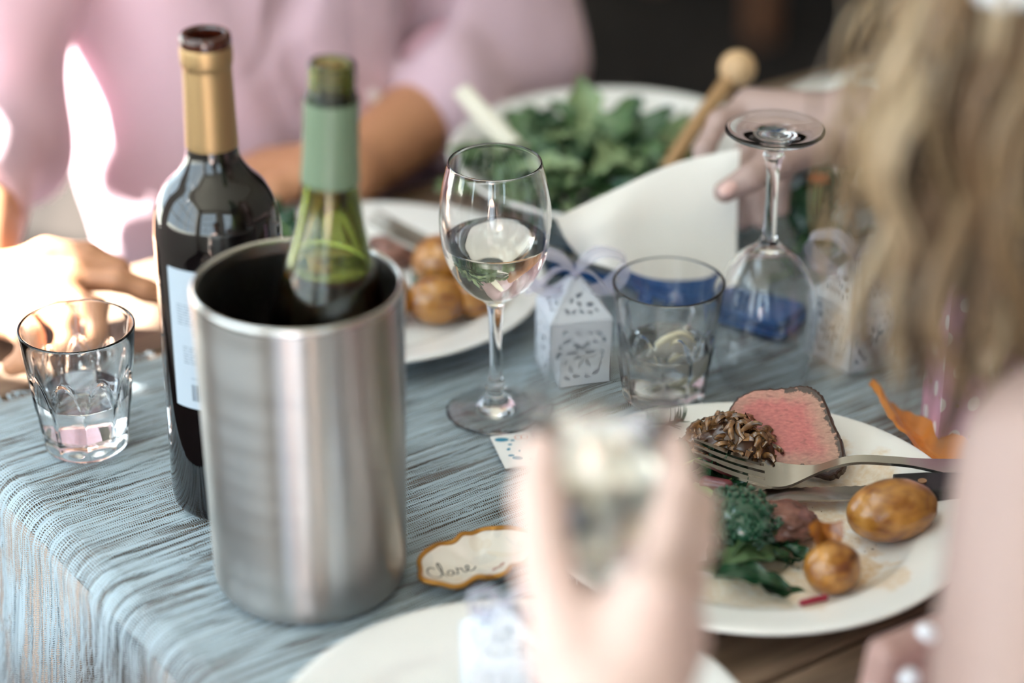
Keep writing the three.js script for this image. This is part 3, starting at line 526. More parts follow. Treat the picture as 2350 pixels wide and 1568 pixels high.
[[0.158, 1.236, 0.003, -0.8, 0.1, 0, 0.5], [0.166, 1.232, 0.003, -2.2, 0.2, 2, 0.45], [0.162, 1.226, 0.002, -1.5, 0, 3, 0.4], [0.172, 1.226, 0.003, 0.4, 0.1, 1, 0.4]].forEach(([X, Y, h, ry, rx, k, s]) => herbLeaf('small dark green scrap of leaf beside the torn beef piece', X, Y, h, ry, rx, k, M.kale, s));

// cutlery: a fork swept from a flat outline along a bent centre line
function forkGeo(L = 0.195) {
  const keys = [[0, 0.020], [0.03, 0.0065], [0.056, 0.0], [0.074, 0.004], [0.098, 0.0135], [0.125, 0.0135], [0.16, 0.009], [0.2, 0.004]], line = new THREE.CatmullRomCurve3(keys.map(([x, y]) => V(x, y, 0)), false, 'centripetal').getPoints(200);
  const zc = (x) => { let i = 1; while (i < 200 && line[i].x < x) i++; const a = line[i - 1], b = line[i]; return mix(a.y, b.y, clamp((x - a.x) / (b.x - a.x || 1))); };
  const strip = (x0, x1, y0, y1, n) => { // y0(x), y1(x): edges
    const th = 0.0011, top = sheet((s, t) => { const x = mix(x0, x1, s), y = mix(y0(x), y1(x), t); return V(x, zc(x) + th, y); }, n, 3), bot = sheet((s, t) => { const x = mix(x0, x1, s), y = mix(y1(x), y0(x), t); return V(x, zc(x) - th, y); }, n, 3);
    const e1 = sheet((s, t) => { const x = mix(x0, x1, s); return V(x, zc(x) + mix(-th, th, t), y0(x)); }, n, 1), e2 = sheet((s, t) => { const x = mix(x0, x1, s); return V(x, zc(x) + mix(th, -th, t), y1(x)); }, n, 1);
    const c1 = sheet((s, t) => V(x0, zc(x0) + mix(-th, th, s), mix(y0(x0), y1(x0), t)), 1, 1), c2 = sheet((s, t) => V(x1, zc(x1) + mix(-th, th, s), mix(y0(x1), y1(x1), t)), 1, 1);
    return join([top, bot, e1, e2, c1, c2]);
  };
  const half = (x) => x < 0.085 ? mix(0.0125, 0.0033, smooth(0.050, 0.083, x)) : x < 0.13 ? mix(0.0033, 0.0036, (x - 0.085) / 0.045) : mix(0.0036, 0.0105, smooth(0.13, L - 0.008, x)) * Math.sqrt(clamp(1 - Math.pow(Math.max(0, x - L + 0.009) / 0.0092, 2), 0.02));
  const body = strip(0.045, L, (x) => -Math.max(half(x), 0.0028), (x) => Math.max(half(x), 0.0028), 60), tines = [];
  for (let i = 0; i < 4; i++) { const c = (i - 1.5) * 0.0069; tines.push(strip(0, 0.0465, (x) => c * mix(0.93, 1, x / 0.046) - mix(0.0008, 0.0021, smooth(0, 0.02, x)), (x) => c * mix(0.93, 1, x / 0.046) + mix(0.0008, 0.0021, smooth(0, 0.02, x)), 20)); }
  return { body, tines };
}
const fk = forkGeo();
function fork(label, pos, ry, rz, rx = 0) {
  const t = thing('fork', label, 'fork', pos, 0); t.rotation.set(rx, ry, rz, 'YXZ');
  obj('handle', fk.body, M.cutlery, t);
  fk.tines.forEach((g) => obj('tine', g, M.cutlery, t));
  return t;
}
fork('silver table fork resting across the beef and kale', onPlate(0.1150, 1.3150, 0.0105), -0.040, 0.005, 0.16);
{
  const k = thing('steak_knife', 'serrated steak knife with riveted black handle lying behind the potato', 'knife', onPlate(0.145, 1.2975, 0.0035), -0.06); k.rotation.z = 0.07;
  const pts = [[0, 0.0]]; for (let i = 0; i <= 26; i++) { const x = 0.006 + i * 0.0031; pts.push([x, 0.0085 * Math.sqrt(Math.min(1, x / 0.02)) + (i % 2 ? 0.0009 : 0)]); } pts.push([0.095, 0.0085], [0.095, -0.0075], [0.02, -0.0065]);
  obj('blade', new THREE.ExtrudeGeometry(new THREE.Shape(pts.map(([x, y]) => new THREE.Vector2(x, y))), { depth: 0.0012, bevelEnabled: false }).rotateX(-Math.PI / 2), std('#a6a19c', 0.25, { metalness: 1 }), k);
  const hs = new THREE.Shape([[0.0, -0.0085], [0.03, -0.0095], [0.075, -0.0085], [0.105, -0.0115], [0.112, -0.004], [0.108, 0.0095], [0.06, 0.0085], [0.02, 0.0105], [0.002, 0.0095]].map(([x, y]) => new THREE.Vector2(x, y)));
  const hd = obj('handle', new THREE.ExtrudeGeometry(hs, { depth: 0.009, bevelEnabled: true, bevelSize: 0.0015, bevelThickness: 0.0015, bevelSegments: 3 }).rotateX(-Math.PI / 2).translate(0.094, -0.002, 0), phys('#141416', 0.35), k);
  for (const x of [0.112, 0.145, 0.182]) obj('rivet', new THREE.CylinderGeometry(0.0028, 0.0028, 0.0012, 20).translate(x, 0.0087, 0), std('#c9a57f', 0.3, { metalness: 1 }), hd);
}
// the second plate of food
[[0, -0.0535, 1.545, 0.0215, 0.0175, 0.018, 11, 0.5], [1, -0.024, 1.553, 0.0195, 0.0205, 0.0185, 14, 0.4], [2, -0.052, 1.598, 0.024, 0.021, 0.022, 17, 0.3], [3, -0.092, 1.548, 0.021, 0.017, 0.019, 19, 0.4]].forEach(([i, X, Y, a, b, c, z, br]) => {
  const labels = ['dark golden roast potato on the plate touching the cooler outline', 'pear shaped roast potato behind the wine glass stem', 'largest roast potato under the bowl of the wine glass', 'roast potato hidden behind the steel cooler'];
  const p = single('roast_potato', labels[i], 'potato', potato(a, b, c, z, br), M.potato, onPlate(X, Y, b * 0.98), i * 0.9); if (i === 1) p.rotation.z = -0.3;
});
single('beef_piece', 'brown piece of roast meat at the back of the potato plate', 'beef', beefBit(0.022, 0.013, 0.016, 21), phys('#ffffff', 0.4, { vertexColors: true }), onPlate(-0.090, 1.640, 0.010));
kaleLeaf('kale_leaf', 'green kale between the roast potatoes', 'kale', 2, -0.075, 1.575, 0.006, -1.2, 0.3, 0.1, M.kaleWet);
kaleLeaf('kale_leaf', 'ruffled kale leaf at the far edge of the potato plate beside the dark bottle', 'kale', 1, -0.165, 1.66, 0.010, 0.8, 0.2, 0.1, M.kale);
fork('silver fork lying across the plate of potatoes', onPlate(-0.105, 1.652, 0.014), -0.35, 0.02, 0);
{
  // salad: individually placed leaves in the serving bowl
  const s = thing('mixed_salad', 'heap of rocket and green salad leaves in the serving bowl', 'salad', W(0.080, 1.742, 0.019)); seed = 1234;
  const mats = [M.leafA, M.leafB, M.leafC, phys('#2c5138', 0.35, { side: THREE.DoubleSide })];
  for (let i = 0; i < 190; i++) {
    const a = rnd(0, 6.28), r = Math.sqrt(rnd()) * 0.075, m = obj('leaf', leafGeo[i % 4], mats[Math.floor(rnd(0, 4))], s);
    m.position.set(r * Math.cos(a) - 0.030, 0.018 + 0.026 * (1 - Math.pow(r / 0.1, 2)) * rnd(0.5, 1.2), r * Math.sin(a) * 0.9 + 0.018); m.rotation.set(rnd(-0.2, 0.5), rnd(0, 6.28), rnd(-0.6, 0.6), 'YXZ'); m.scale.setScalar(rnd(0.45, 0.85));
  }
  for (const [x, y, z, ry, rx, sc, k] of [[-0.014, 0.034, -0.005, 0.3, 0.95, 1.0, 2], [-0.004, 0.030, -0.004, -0.6, 0.85, 0.95, 1], [0.018, 0.026, 0.01, -0.9, 0.7, 1.1, 0], [-0.02, 0.032, -0.01, 0.8, 0.7, 0.9, 1], [0.020, 0.024, 0.035, -0.5, 0.5, 1.3, 2]]) { const m = obj('leaf', leafGeo[k], mats[k], s); m.position.set(x, y, z); m.rotation.set(rx, ry, 0, 'YXZ'); m.scale.setScalar(sc); }
  const w = thing('wooden_spoon', 'pale wooden salad spoon leaning in the serving bowl', 'spoon');
  obj('handle', tube([W(0.118, 1.70, 0.060), W(0.140, 1.72, 0.088), W(0.160, 1.737, 0.110), W(0.170, 1.746, 0.121)], 0.0065, 20, 10), std('#a07a50', 0.6), w);
  obj('knob', displace(new THREE.SphereGeometry(0.0145, 24, 16), () => 0).translate(...W(0.1745, 1.75, 0.1255).toArray()), std('#c9a57c', 0.6), w);
  const sv = thing('salad_server', 'cream salad server handle sticking up from the serving bowl', 'server');
  obj('handle', sheet((a, b) => { const p = W(-0.040 + 0.052 * b, 1.757 - 0.03 * b, 0.106 - 0.058 * b + 0.012 * b * b); const t = a * Math.PI * 2; return V(p.x + 0.0075 * Math.cos(t) * (0.8 + 0.2 * Math.sin(b * 3)), p.y + 0.0022 * Math.sin(t) + 0.004 * Math.cos(t), p.z + 0.003 * Math.sin(t)); }, 20, 20), std('#e4dccb', 0.4, { side: THREE.DoubleSide }), sv);
}
// ---------------------------------------------------------------- favours, paper, small things on the table
{
  // a laser cut panel: outline with leaf shaped holes
  seed = 42;
  const leafHole = (cx, cy, a, L, w) => { const s = [], ca = Math.cos(a), sa = Math.sin(a); for (let i = 0; i < 14; i++) { const t = i / 14 * 2 * Math.PI, x = Math.cos(t) * L, y = Math.sin(t) * w * (1 - 0.35 * Math.cos(t)) + 0.25 * w * Math.cos(2 * t); s.push(new THREE.Vector2(cx + x * ca - y * sa, cy + x * sa + y * ca)); } return new THREE.Path(s); };
  const S = 0.044, HB = 0.048, cut = { depth: 0.0007, bevelEnabled: false };
  const wallShape = new THREE.Shape([[-S / 2, 0], [S / 2, 0], [S / 2, HB], [-S / 2, HB]].map((p) => new THREE.Vector2(...p)));
  const spots = [];
  for (let i = 0; i < 6; i++) spots.push([0.0064 * Math.cos(i * 1.047), 0.024 + 0.0064 * Math.sin(i * 1.047), i * 1.047, 0.0042, 0.0019]);
  for (let tries = 0; tries < 900 && spots.length < 46; tries++) { const x = rnd(-0.016, 0.016), y = rnd(0.006, 0.042), L = rnd(0.0024, 0.0042); if (spots.every((q) => Math.hypot(q[0] - x, q[1] - y) > L + q[3] + 0.0002)) spots.push([x, y, Math.atan2(y - 0.026, x) + 1.57 + rnd(-0.5, 0.5), L, L * 0.45]); }
  spots.forEach((q) => wallShape.holes.push(leafHole(...q)));
  const wallGeo = new THREE.ExtrudeGeometry(wallShape, cut).translate(0, 0, S / 2 - 0.0007);
  const RH = 0.027, slope = Math.hypot(RH, S / 2), roofShape = new THREE.Shape([[-S / 2, 0], [S / 2, 0], [0.003, slope * 0.94], [-0.003, slope * 0.94]].map((p) => new THREE.Vector2(...p))), rs = [];
  for (let tries = 0; tries < 500 && rs.length < 14; tries++) { const y = rnd(0.006, 0.022), m = S / 2 * (1 - y / slope) - 0.006, x = rnd(-m, m), L = rnd(0.0018, 0.0030); if (m > 0.002 && rs.every((q) => Math.hypot(q[0] - x, q[1] - y) > L + q[3] + 0.0004)) rs.push([x, y, rnd(0, 3), L, L * 0.5]); }
  rs.forEach((q) => roofShape.holes.push(leafHole(...q)));
  const roofGeo = new THREE.ExtrudeGeometry(roofShape, cut).rotateX(-Math.atan2(S / 2, RH)).translate(0, HB, S / 2 - 0.0007);
  const card = phys('#d6dbe2', 0.6), organza = phys('#d9d6e6', 0.5, { side: THREE.DoubleSide, transmission: 0.45, thickness: 0, transparent: true, opacity: 0.62 });
  const loop = (sgn) => sheet((s, t) => { const a = s * Math.PI * 2, w = (t - 0.5) * 0.024 * (0.35 + 0.65 * Math.abs(Math.sin(a / 2))); return V(sgn * (0.019 * (1 - Math.cos(a)) * 0.95), 0.013 * Math.sin(a) + 0.006 * (1 - Math.cos(a)) * 0.5 + 0.002 * Math.sin(t * 9 + a * 2), w + 0.002 * Math.sin(a * 3)); }, 40, 8);
  const tail = (sgn) => sheet((s, t) => V(sgn * 0.034 * s, -0.016 * s * s + 0.004 * Math.sin(s * 6) + 0.002 * t, (t - 0.5) * mix(0.008, 0.022, s) + sgn * 0.012 * s), 20, 6);
  const L1 = loop(1), L2 = loop(-1), T1 = tail(1), T2 = tail(-1), knot = new THREE.SphereGeometry(0.0035, 14, 10);
  function favour(label, pos, turn, bowSize = 1) {
    const b = thing('favour_box', label, 'box', pos, turn, 'lace cut favour boxes');
    obj('base', box(S - 0.002, 0.0008, S - 0.002, 0, 0.0005, 0), card, b);
    for (let i = 0; i < 4; i++) { const w = obj('lace_panel', wallGeo, card, b); w.rotation.y = i * Math.PI / 2; const r = obj('roof_panel', roofGeo, card, b); r.rotation.y = i * Math.PI / 2; }
    const bow = obj('bow', knot, organza, b); bow.position.y = HB + RH * 0.96; bow.rotation.y = -turn * 0.6; bow.scale.setScalar(bowSize);
    [L1, L2].forEach((g) => obj('loop', g, organza, bow)); [T1, T2].forEach((g) => obj('tail', g, organza, bow));
  }
  favour('white lace cut favour box with organza bow between two glasses', W(0.0430, 1.486, CL), 0.22);
  favour('white lace cut favour box with organza bow beside the upturned glass', W(0.240, 1.509, CL), -0.95);
  favour('blurred white lace cut favour box standing on the empty plate', W(-0.004, 1.082, 0.0075), 0.12, 0.55);
}
{
  // folded blue napkin
  const t = thing('blue_napkin', 'deep blue folded napkin lying under the white card', 'napkin', W(0.124, 1.603, CL), -0.60), blue = std('#1d4f86', 0.85);
  const layer = (y, l, w, z) => displace(new RoundedBoxGeometry(l, 0.006, w, 6, 0.0028).translate(0, y, 0), (p) => 0.0018 * noise(p.x * 40 + z, p.z * 40, z));
  obj('lower_fold', layer(0.005, 0.205, 0.056, 1), blue, t); obj('upper_fold', layer(0.0115, 0.195, 0.050, 5), blue, t);
}
{
  // bent white card held by the reaching hand
  const R = [[[0.0305, 1.535, 0.0989], [0.0698, 1.56, 0.1077], [0.1121, 1.585, 0.1168], [0.1381, 1.595, 0.1201], [0.1639, 1.60, 0.1235]], [[0.0381, 1.53, 0.0839], [0.0675, 1.54, 0.0924], [0.1004, 1.56, 0.0937], [0.1318, 1.57, 0.0882], [0.1618, 1.578, 0.0834]], [[0.0491, 1.535, 0.0666], [0.0654, 1.525, 0.0658], [0.0991, 1.53, 0.0528], [0.1306, 1.54, 0.0463], [0.1607, 1.55, 0.0437]]];
  const rowC = R.map((r) => new THREE.CatmullRomCurve3(r.map((p) => W(...p)), false, 'centripetal'));
  const g = sheet((s, t) => new THREE.CatmullRomCurve3(rowC.map((c) => c.getPoint(s))).getPoint(t), 36, 24), back = g.clone(), P = back.attributes.position, Nn = g.attributes.normal;
  for (let i = 0; i < P.count; i++) P.setXYZ(i, P.getX(i) + Nn.getX(i) * 0.0006, P.getY(i) + Nn.getY(i) * 0.0006, P.getZ(i) + Nn.getZ(i) * 0.0006);
  single('paper_card', 'bent blank white card pinched in the reaching hand', 'card', join([g, back]), phys('#f1eee8', 0.7, { side: THREE.DoubleSide }));
}
{
  // oyster shell place marker with gilded edge and a written name
  const t = thing('oyster_shell', 'gilt edged oyster shell place marker with a handwritten name', 'shell', W(-0.0205, 1.2310, CL + 0.0008), 0.50); t.rotation.x = 0.10;
  const rad = (a) => { const c = Math.cos(a), s = Math.sin(a); return 1 / Math.sqrt((c * c) / (0.041 * 0.041) + (s * s) / (0.0215 * 0.0215)) * (1 + 0.05 * Math.sin(a * 5 + 1) + 0.03 * Math.sin(a * 11)); };
  const dish = (k, y0) => (s, q) => { const a = s * Math.PI * 2, r = rad(a) * q; return V(Math.cos(a) * r, y0 + k * Math.pow(q, 2.2) + 0.0012 * q * q * Math.sin(a * 7), Math.sin(a) * r); };
  const uvp = (f) => (s, q) => { const p = f(s, q); return [p.x / 0.09 + 0.5, -p.z / 0.05 + 0.5]; };
  const name = canvasTex(900, 500, (c, w, h) => {
    c.fillStyle = '#ece6dc'; c.fillRect(0, 0, w, h);
    seed = 8; for (let i = 0; i < 60; i++) { c.fillStyle = ['rgba(214,190,160,0.16)', 'rgba(190,196,200,0.18)', 'rgba(236,226,214,0.3)'][i % 3]; c.beginPath(); c.ellipse(rnd(0, w), rnd(0, h), rnd(20, 110), rnd(10, 50), rnd(0, 3), 0, 7); c.fill(); }
    c.save(); c.translate(112, 290); c.scale(1.12, 1.15); c.rotate(-0.03); c.strokeStyle = '#2c2828'; c.lineWidth = 8; c.lineCap = 'round'; c.beginPath();   // the name Clare in joined-up handwriting
    for (const [m, ...b] of [[[62, -78], [40, -105, 0, -70, 4, -30], [8, 8, 50, 8, 72, -14]], [[72, -14], [100, -50, 118, -110, 100, -112], [84, -112, 82, -20, 100, -2]], [[150, -44], [125, -56, 104, -20, 120, -4], [134, 4, 150, -24, 154, -42], [148, -14, 154, 2, 170, -8]], [[170, -8], [178, -30, 182, -44, 184, -52], [190, -40, 206, -44, 208, -44], [204, -20, 204, 0, 218, -6]], [[218, -6], [250, -24, 262, -50, 246, -52], [226, -52, 222, -2, 250, -2], [266, -4, 276, -14, 284, -22]]]) { c.moveTo(...m); for (const q of b) c.bezierCurveTo(...q); }
    c.stroke(); c.restore();
    for (const [x, y, r] of [[520, 350, 34], [570, 330, 24], [440, 395, 26], [545, 375, 20]]) { c.fillStyle = 'rgba(150,80,70,0.55)'; c.beginPath(); c.ellipse(x, y, r, r * 0.5, -0.4, 0, 7); c.fill(); }
  });
  const up = dish(0.0085, 0.0035), low = dish(0.0088, 0.0002);
  obj('pearly_inside', sheet(up, 72, 14, uvp(up)), phys('#ffffff', 0.3, { map: name, side: THREE.DoubleSide, clearcoat: 0.3 }), t);
  obj('rough_outside', sheet(low, 72, 14), std('#8d8272', 0.9, { side: THREE.DoubleSide }), t);
  const ring = []; for (let i = 0; i < 72; i++) { const p = up(i / 72, 1); ring.push(V(p.x, p.y - 0.001, p.z)); }
  obj('gilt_edge', tube(ring, 0.0017, 160, 8, true), std('#b07c35', 0.4, { metalness: 0.55 }), t);
}
{
  const map = canvasTex(256, 384, (c, w, h) => {
    c.fillStyle = '#e9e8e4'; c.fillRect(0, 0, w, h); c.fillStyle = '#2a7f9c';
    for (const [x, y, a, b] of [[60, 60, 44, 26], [120, 92, 16, 12], [92, 140, 14, 10], [70, 190, 12, 14], [70, 262, 20, 12], [100, 300, 34, 18], [130, 230, 8, 8], [190, 330, 22, 14]]) { c.beginPath(); c.ellipse(x, y, a, b, 0.4, 0, 7); c.fill(); }
    c.strokeStyle = '#cf6a4c'; c.lineWidth = 6; for (const x of [165, 205]) { c.beginPath(); c.ellipse(x, 62, 22, 26, 0, 0, 7); c.stroke(); }
  });
  const s = single('paper_sachet', 'small white paper sachet with blue splashes by the wine glass foot', 'sachet', join([sheet((a, b) => V((a - 0.5) * 0.028, 0.003 + 0.0016 * Math.sin(a * 3.1) * Math.sin(b * 3.1), (0.5 - b) * 0.042), 10, 12), sheet((a, b) => V((0.5 - a) * 0.028, 0.0026 - 0.001 * Math.sin(a * 3.1), (0.5 - b) * 0.042), 10, 12)]), std('#ffffff', 0.6, { map, side: THREE.DoubleSide }), W(0.004, 1.372, CL - 0.001), 0.25);
}
{
  // orange tissue wrapper
  seed = 3;
  const pts = [[0.2485, 1.432, 0.017], [0.2570, 1.409, 0.012], [0.2670, 1.385, 0.011], [0.2790, 1.357, 0.012], [0.2900, 1.330, 0.010], [0.3, 1.30, 0.008]].map((p) => W(...p)), c = new THREE.CatmullRomCurve3(pts);
  const g = sheet((s, t) => { const p = c.getPoint(t), w = 0.030 * mix(0.55, 1.1, smooth(0, 0.5, t)), q = (s - 0.5) * w, y = 0.006 + 0.007 * Math.sin(s * 5.2 + t * 4) + 0.004 * noise(s * 4, t * 9, 5) + 0.010 * (1 - smooth(0, 0.35, t)) * (1 - s); return V(p.x + 0.93 * q, TABLE + CL + Math.max(0.001, y + 0.003), p.z - 0.36 * q); }, 26, 44);
  single('orange_wrapper', 'crumpled orange paper wrapper lying behind the beef plate', 'wrapper', g, phys('#e08a2e', 0.42, { side: THREE.DoubleSide, transmission: 0.25, thickness: 0 }));
}
{
  // pink spotted gift bag
  const dots = canvasTex(512, 896, (c, w, h) => { c.fillStyle = '#d3a0ba'; c.fillRect(0, 0, w, h); c.fillStyle = '#f6f4f6'; for (let r = 0; r < 8; r++) for (let k = -1; k < 4; k++) { c.beginPath(); c.ellipse(80 + k * 176 + (r % 2) * 88, 60 + r * 190, 34, 42, 0, 0, 7); c.fill(); } c.fillStyle = '#b99048'; for (let r = 0; r < 8; r++) for (let k = -1; k < 4; k++) { c.beginPath(); c.ellipse(168 + k * 176 + (r % 2) * 88, 66 + r * 190, 9, 10, 0, 0, 7); c.fill(); } });
  const t = thing('gift_bag', 'pink paper gift bag with white polka dots behind the blonde hair', 'bag', W(0.311, 1.400, CL), 0.10), m = std('#ffffff', 0.55, { map: dots, side: THREE.DoubleSide }), w = 0.066, d = 0.045, h = 0.115;
  const side = (ww, off, ry) => { const g = sheet((a, b) => V((a - 0.5) * ww, b * h, off + (Math.abs(ww - d) < 1e-6 ? -0.008 * b * Math.sin(a * 3.14) : 0)), 8, 8, (a, b) => [a * ww / 0.066, b]); const o = obj('side_panel', g, m, t); o.rotation.y = ry; };
  side(w, d / 2, 0); side(w, d / 2, Math.PI); side(d, w / 2, Math.PI / 2); side(d, w / 2, -Math.PI / 2);
  obj('bottom', box(w - 0.002, 0.001, d - 0.002, 0, 0.0006, 0), m, t);
}
{
  // blush evening bag trimmed with beads, at the table edge beside the bare arm
  const t = thing('evening_bag', 'blush pink evening bag with round pearl beads beside the bare arm', 'bag', W(0.222, 1.062, 0.0005), 0.55);
  const w = 0.10, h = 0.082, d = 0.022;
  const body = displace(new RoundedBoxGeometry(w, h, d, 8, 0.009).translate(0, h / 2, 0), (p) => 0.0015 * noise(p.x * 40, p.y * 40)), P = body.attributes.position;
  for (let i = 0; i < P.count; i++) P.setX(i, P.getX(i) * mix(1.0, 0.72, P.getY(i) / h));
  body.computeVertexNormals();
  obj('body', body, phys('#b08a80', 0.5, { sheen: 0.6, sheenColor: col('#e9c8c0') }), t);
  const pearl = new THREE.SphereGeometry(0.0062, 18, 12), pm = phys('#f3f4f8', 0.15, { clearcoat: 1, clearcoatRoughness: 0.05 });
  for (const [x, y] of [[-0.006, 0.080], [0.016, 0.082], [-0.024, 0.064], [-0.020, 0.046], [-0.040, 0.052], [0.012, 0.060], [-0.034, 0.030], [-0.002, 0.036]]) { const b = obj('bead', pearl, pm, t); b.position.set(x, y, Math.abs(x) > 0.035 || y > 0.07 ? 0.004 : d / 2 + 0.002); }
}
{
  // sprig of dark foliage with an orange flower behind the second favour box
  const t = thing('foliage_sprig', 'dark leafy sprig with a small orange flower beside the reaching forearm', 'foliage', W(0.225, 1.655, CL)); seed = 15;
  for (let i = 0; i < 14; i++) { const m = obj('leaf', leafGeo[i % 4], [M.kale, M.leafA][i % 2], t); m.position.set(rnd(-0.012, 0.016), 0.006 + rnd(0, 0.03), rnd(-0.012, 0.012)); m.rotation.set(rnd(0.5, 1.3), rnd(-2, 2), rnd(-0.5, 0.5), 'YXZ'); m.scale.setScalar(rnd(0.6, 0.95)); }
  for (let i = 0; i < 6; i++) { const m = obj('petal', leafGeo[0], phys('#d0641f', 0.5, { side: THREE.DoubleSide }), t); m.position.set(0.004, 0.066, 0.004); m.rotation.set(0.4, i * 1.047, 0, 'YXZ'); m.scale.setScalar(0.22); }
  obj('stem', tube([V(-0.03, 0.003, 0.01), V(-0.01, 0.012, 0.004), V(0.002, 0.04, 0.004), V(0.004, 0.066, 0.004)], 0.0015, 16, 6), M.stem, t);
}
{
  // far chair, almost lost in the dark of the room
  const t = thing('wooden_chair', 'brown wooden chair in the dark behind the table', 'chair', W(0.52, 4.35, -TABLE), 0.5), m = std('#6b4630', 0.6);
  obj('seat', box(0.42, 0.03, 0.42, 0, 0.45, 0, 0.01), m, t);
  for (const x of [-0.18, 0.18]) for (const z of [-0.18, 0.18]) obj('leg', box(0.04, 0.44, 0.04, x, 0.22, z, 0.008), m, t);
  for (const x of [-0.18, 0.18]) obj('back_post', box(0.04, 0.5, 0.035, x, 0.71, -0.19, 0.008), m, t);
  for (const y of [0.62, 0.75, 0.90]) obj('back_rail', box(0.34, 0.05, 0.02, 0, y, -0.19, 0.006), m, t);
}
// ---------------------------------------------------------------- people
const uDir = [CU, SU], vDir = [-SU, CU];
const skin = (hex) => phys(hex, 0.5, { sheen: 0.15, sheenColor: col('#f0c8b0') });
function head(X, Y, h, f) { // f: facing in plan
  const s = [f[1], -f[0]], at = (a, b, c, r) => J(X + f[0] * a + s[0] * b, Y + f[1] * a + s[1] * b, h + c, r);
  return { bones: [bone(at(-0.015, 0, 0.03, 0.083), at(0.01, 0, 0.02, 0.078)), bone(at(0.03, 0, -0.03, 0.058), at(0.045, 0, -0.075, 0.034)), bone(at(0.088, 0, 0.01, 0.008), at(0.100, 0, -0.025, 0.011)), bone(at(0, 0.078, 0.0, 0.014), at(-0.005, 0.080, -0.03, 0.010)), bone(at(0, -0.078, 0.0, 0.014), at(-0.005, -0.080, -0.03, 0.010)), bone(at(0.078, 0.018, -0.055, 0.007), at(0.078, -0.018, -0.055, 0.007))], at };
}
function fingers(list, r) { return list.map((pts) => chain(pts.map((p, i) => J(...p, r * [1.08, 1.0, 0.92, 0.80][i])))).flat(); }
// palm web from wrist to each knuckle
const palm = (wrist, knuckles, rw, rk) => knuckles.map((k) => bone(J(...wrist, rw), J(...k, rk)));
const hardMin = (...fs) => (x, y, z) => { let d = 9; for (const f of fs) d = Math.min(d, f(x, y, z)); return d; };
const soft = (k, ...fs) => (x, y, z) => { let d = fs[0](x, y, z); for (let i = 1; i < fs.length; i++) d = smin(d, fs[i](x, y, z), k); return d; };
function handField(wrist, arm, fingerList, thumb, r, rw, rk) {
  const core = blend([...palm(wrist, fingerList.map((f) => f[0]), rw, rk), bone(J(...wrist, rw), J(...thumb[0], r * 1.5)), bone(J(...arm, rw * 1.12), J(...wrist, rw))], 0.012);
  const fs = [...fingerList.map((f) => blend(fingers([f], r), 0.004)), blend(chain(thumb.map((p, i) => J(...p, r * [1.55, 1.35, 1.2, 1.0][i]))), 0.005)];
  return (x, y, z) => { let d = core(x, y, z), e = fs[0](x, y, z); for (let i = 1; i < fs.length; i++) e = smin(e, fs[i](x, y, z), 0.0022); return smin(d, e, 0.006); };
}
const allJ = (...lists) => lists.flat().map((p) => J(p[0], p[1], p[2], 0.02));
// folds of loose cloth
const foldsAt = (amp, f) => (x, y, z) => amp * (1.5 * noise(x * f + 3 * noise(y * f * 0.4, z * f * 0.4), y * f * 0.45, z * f) + 0.5 * noise(x * f * 2.2, y * f, z * f * 2.2));

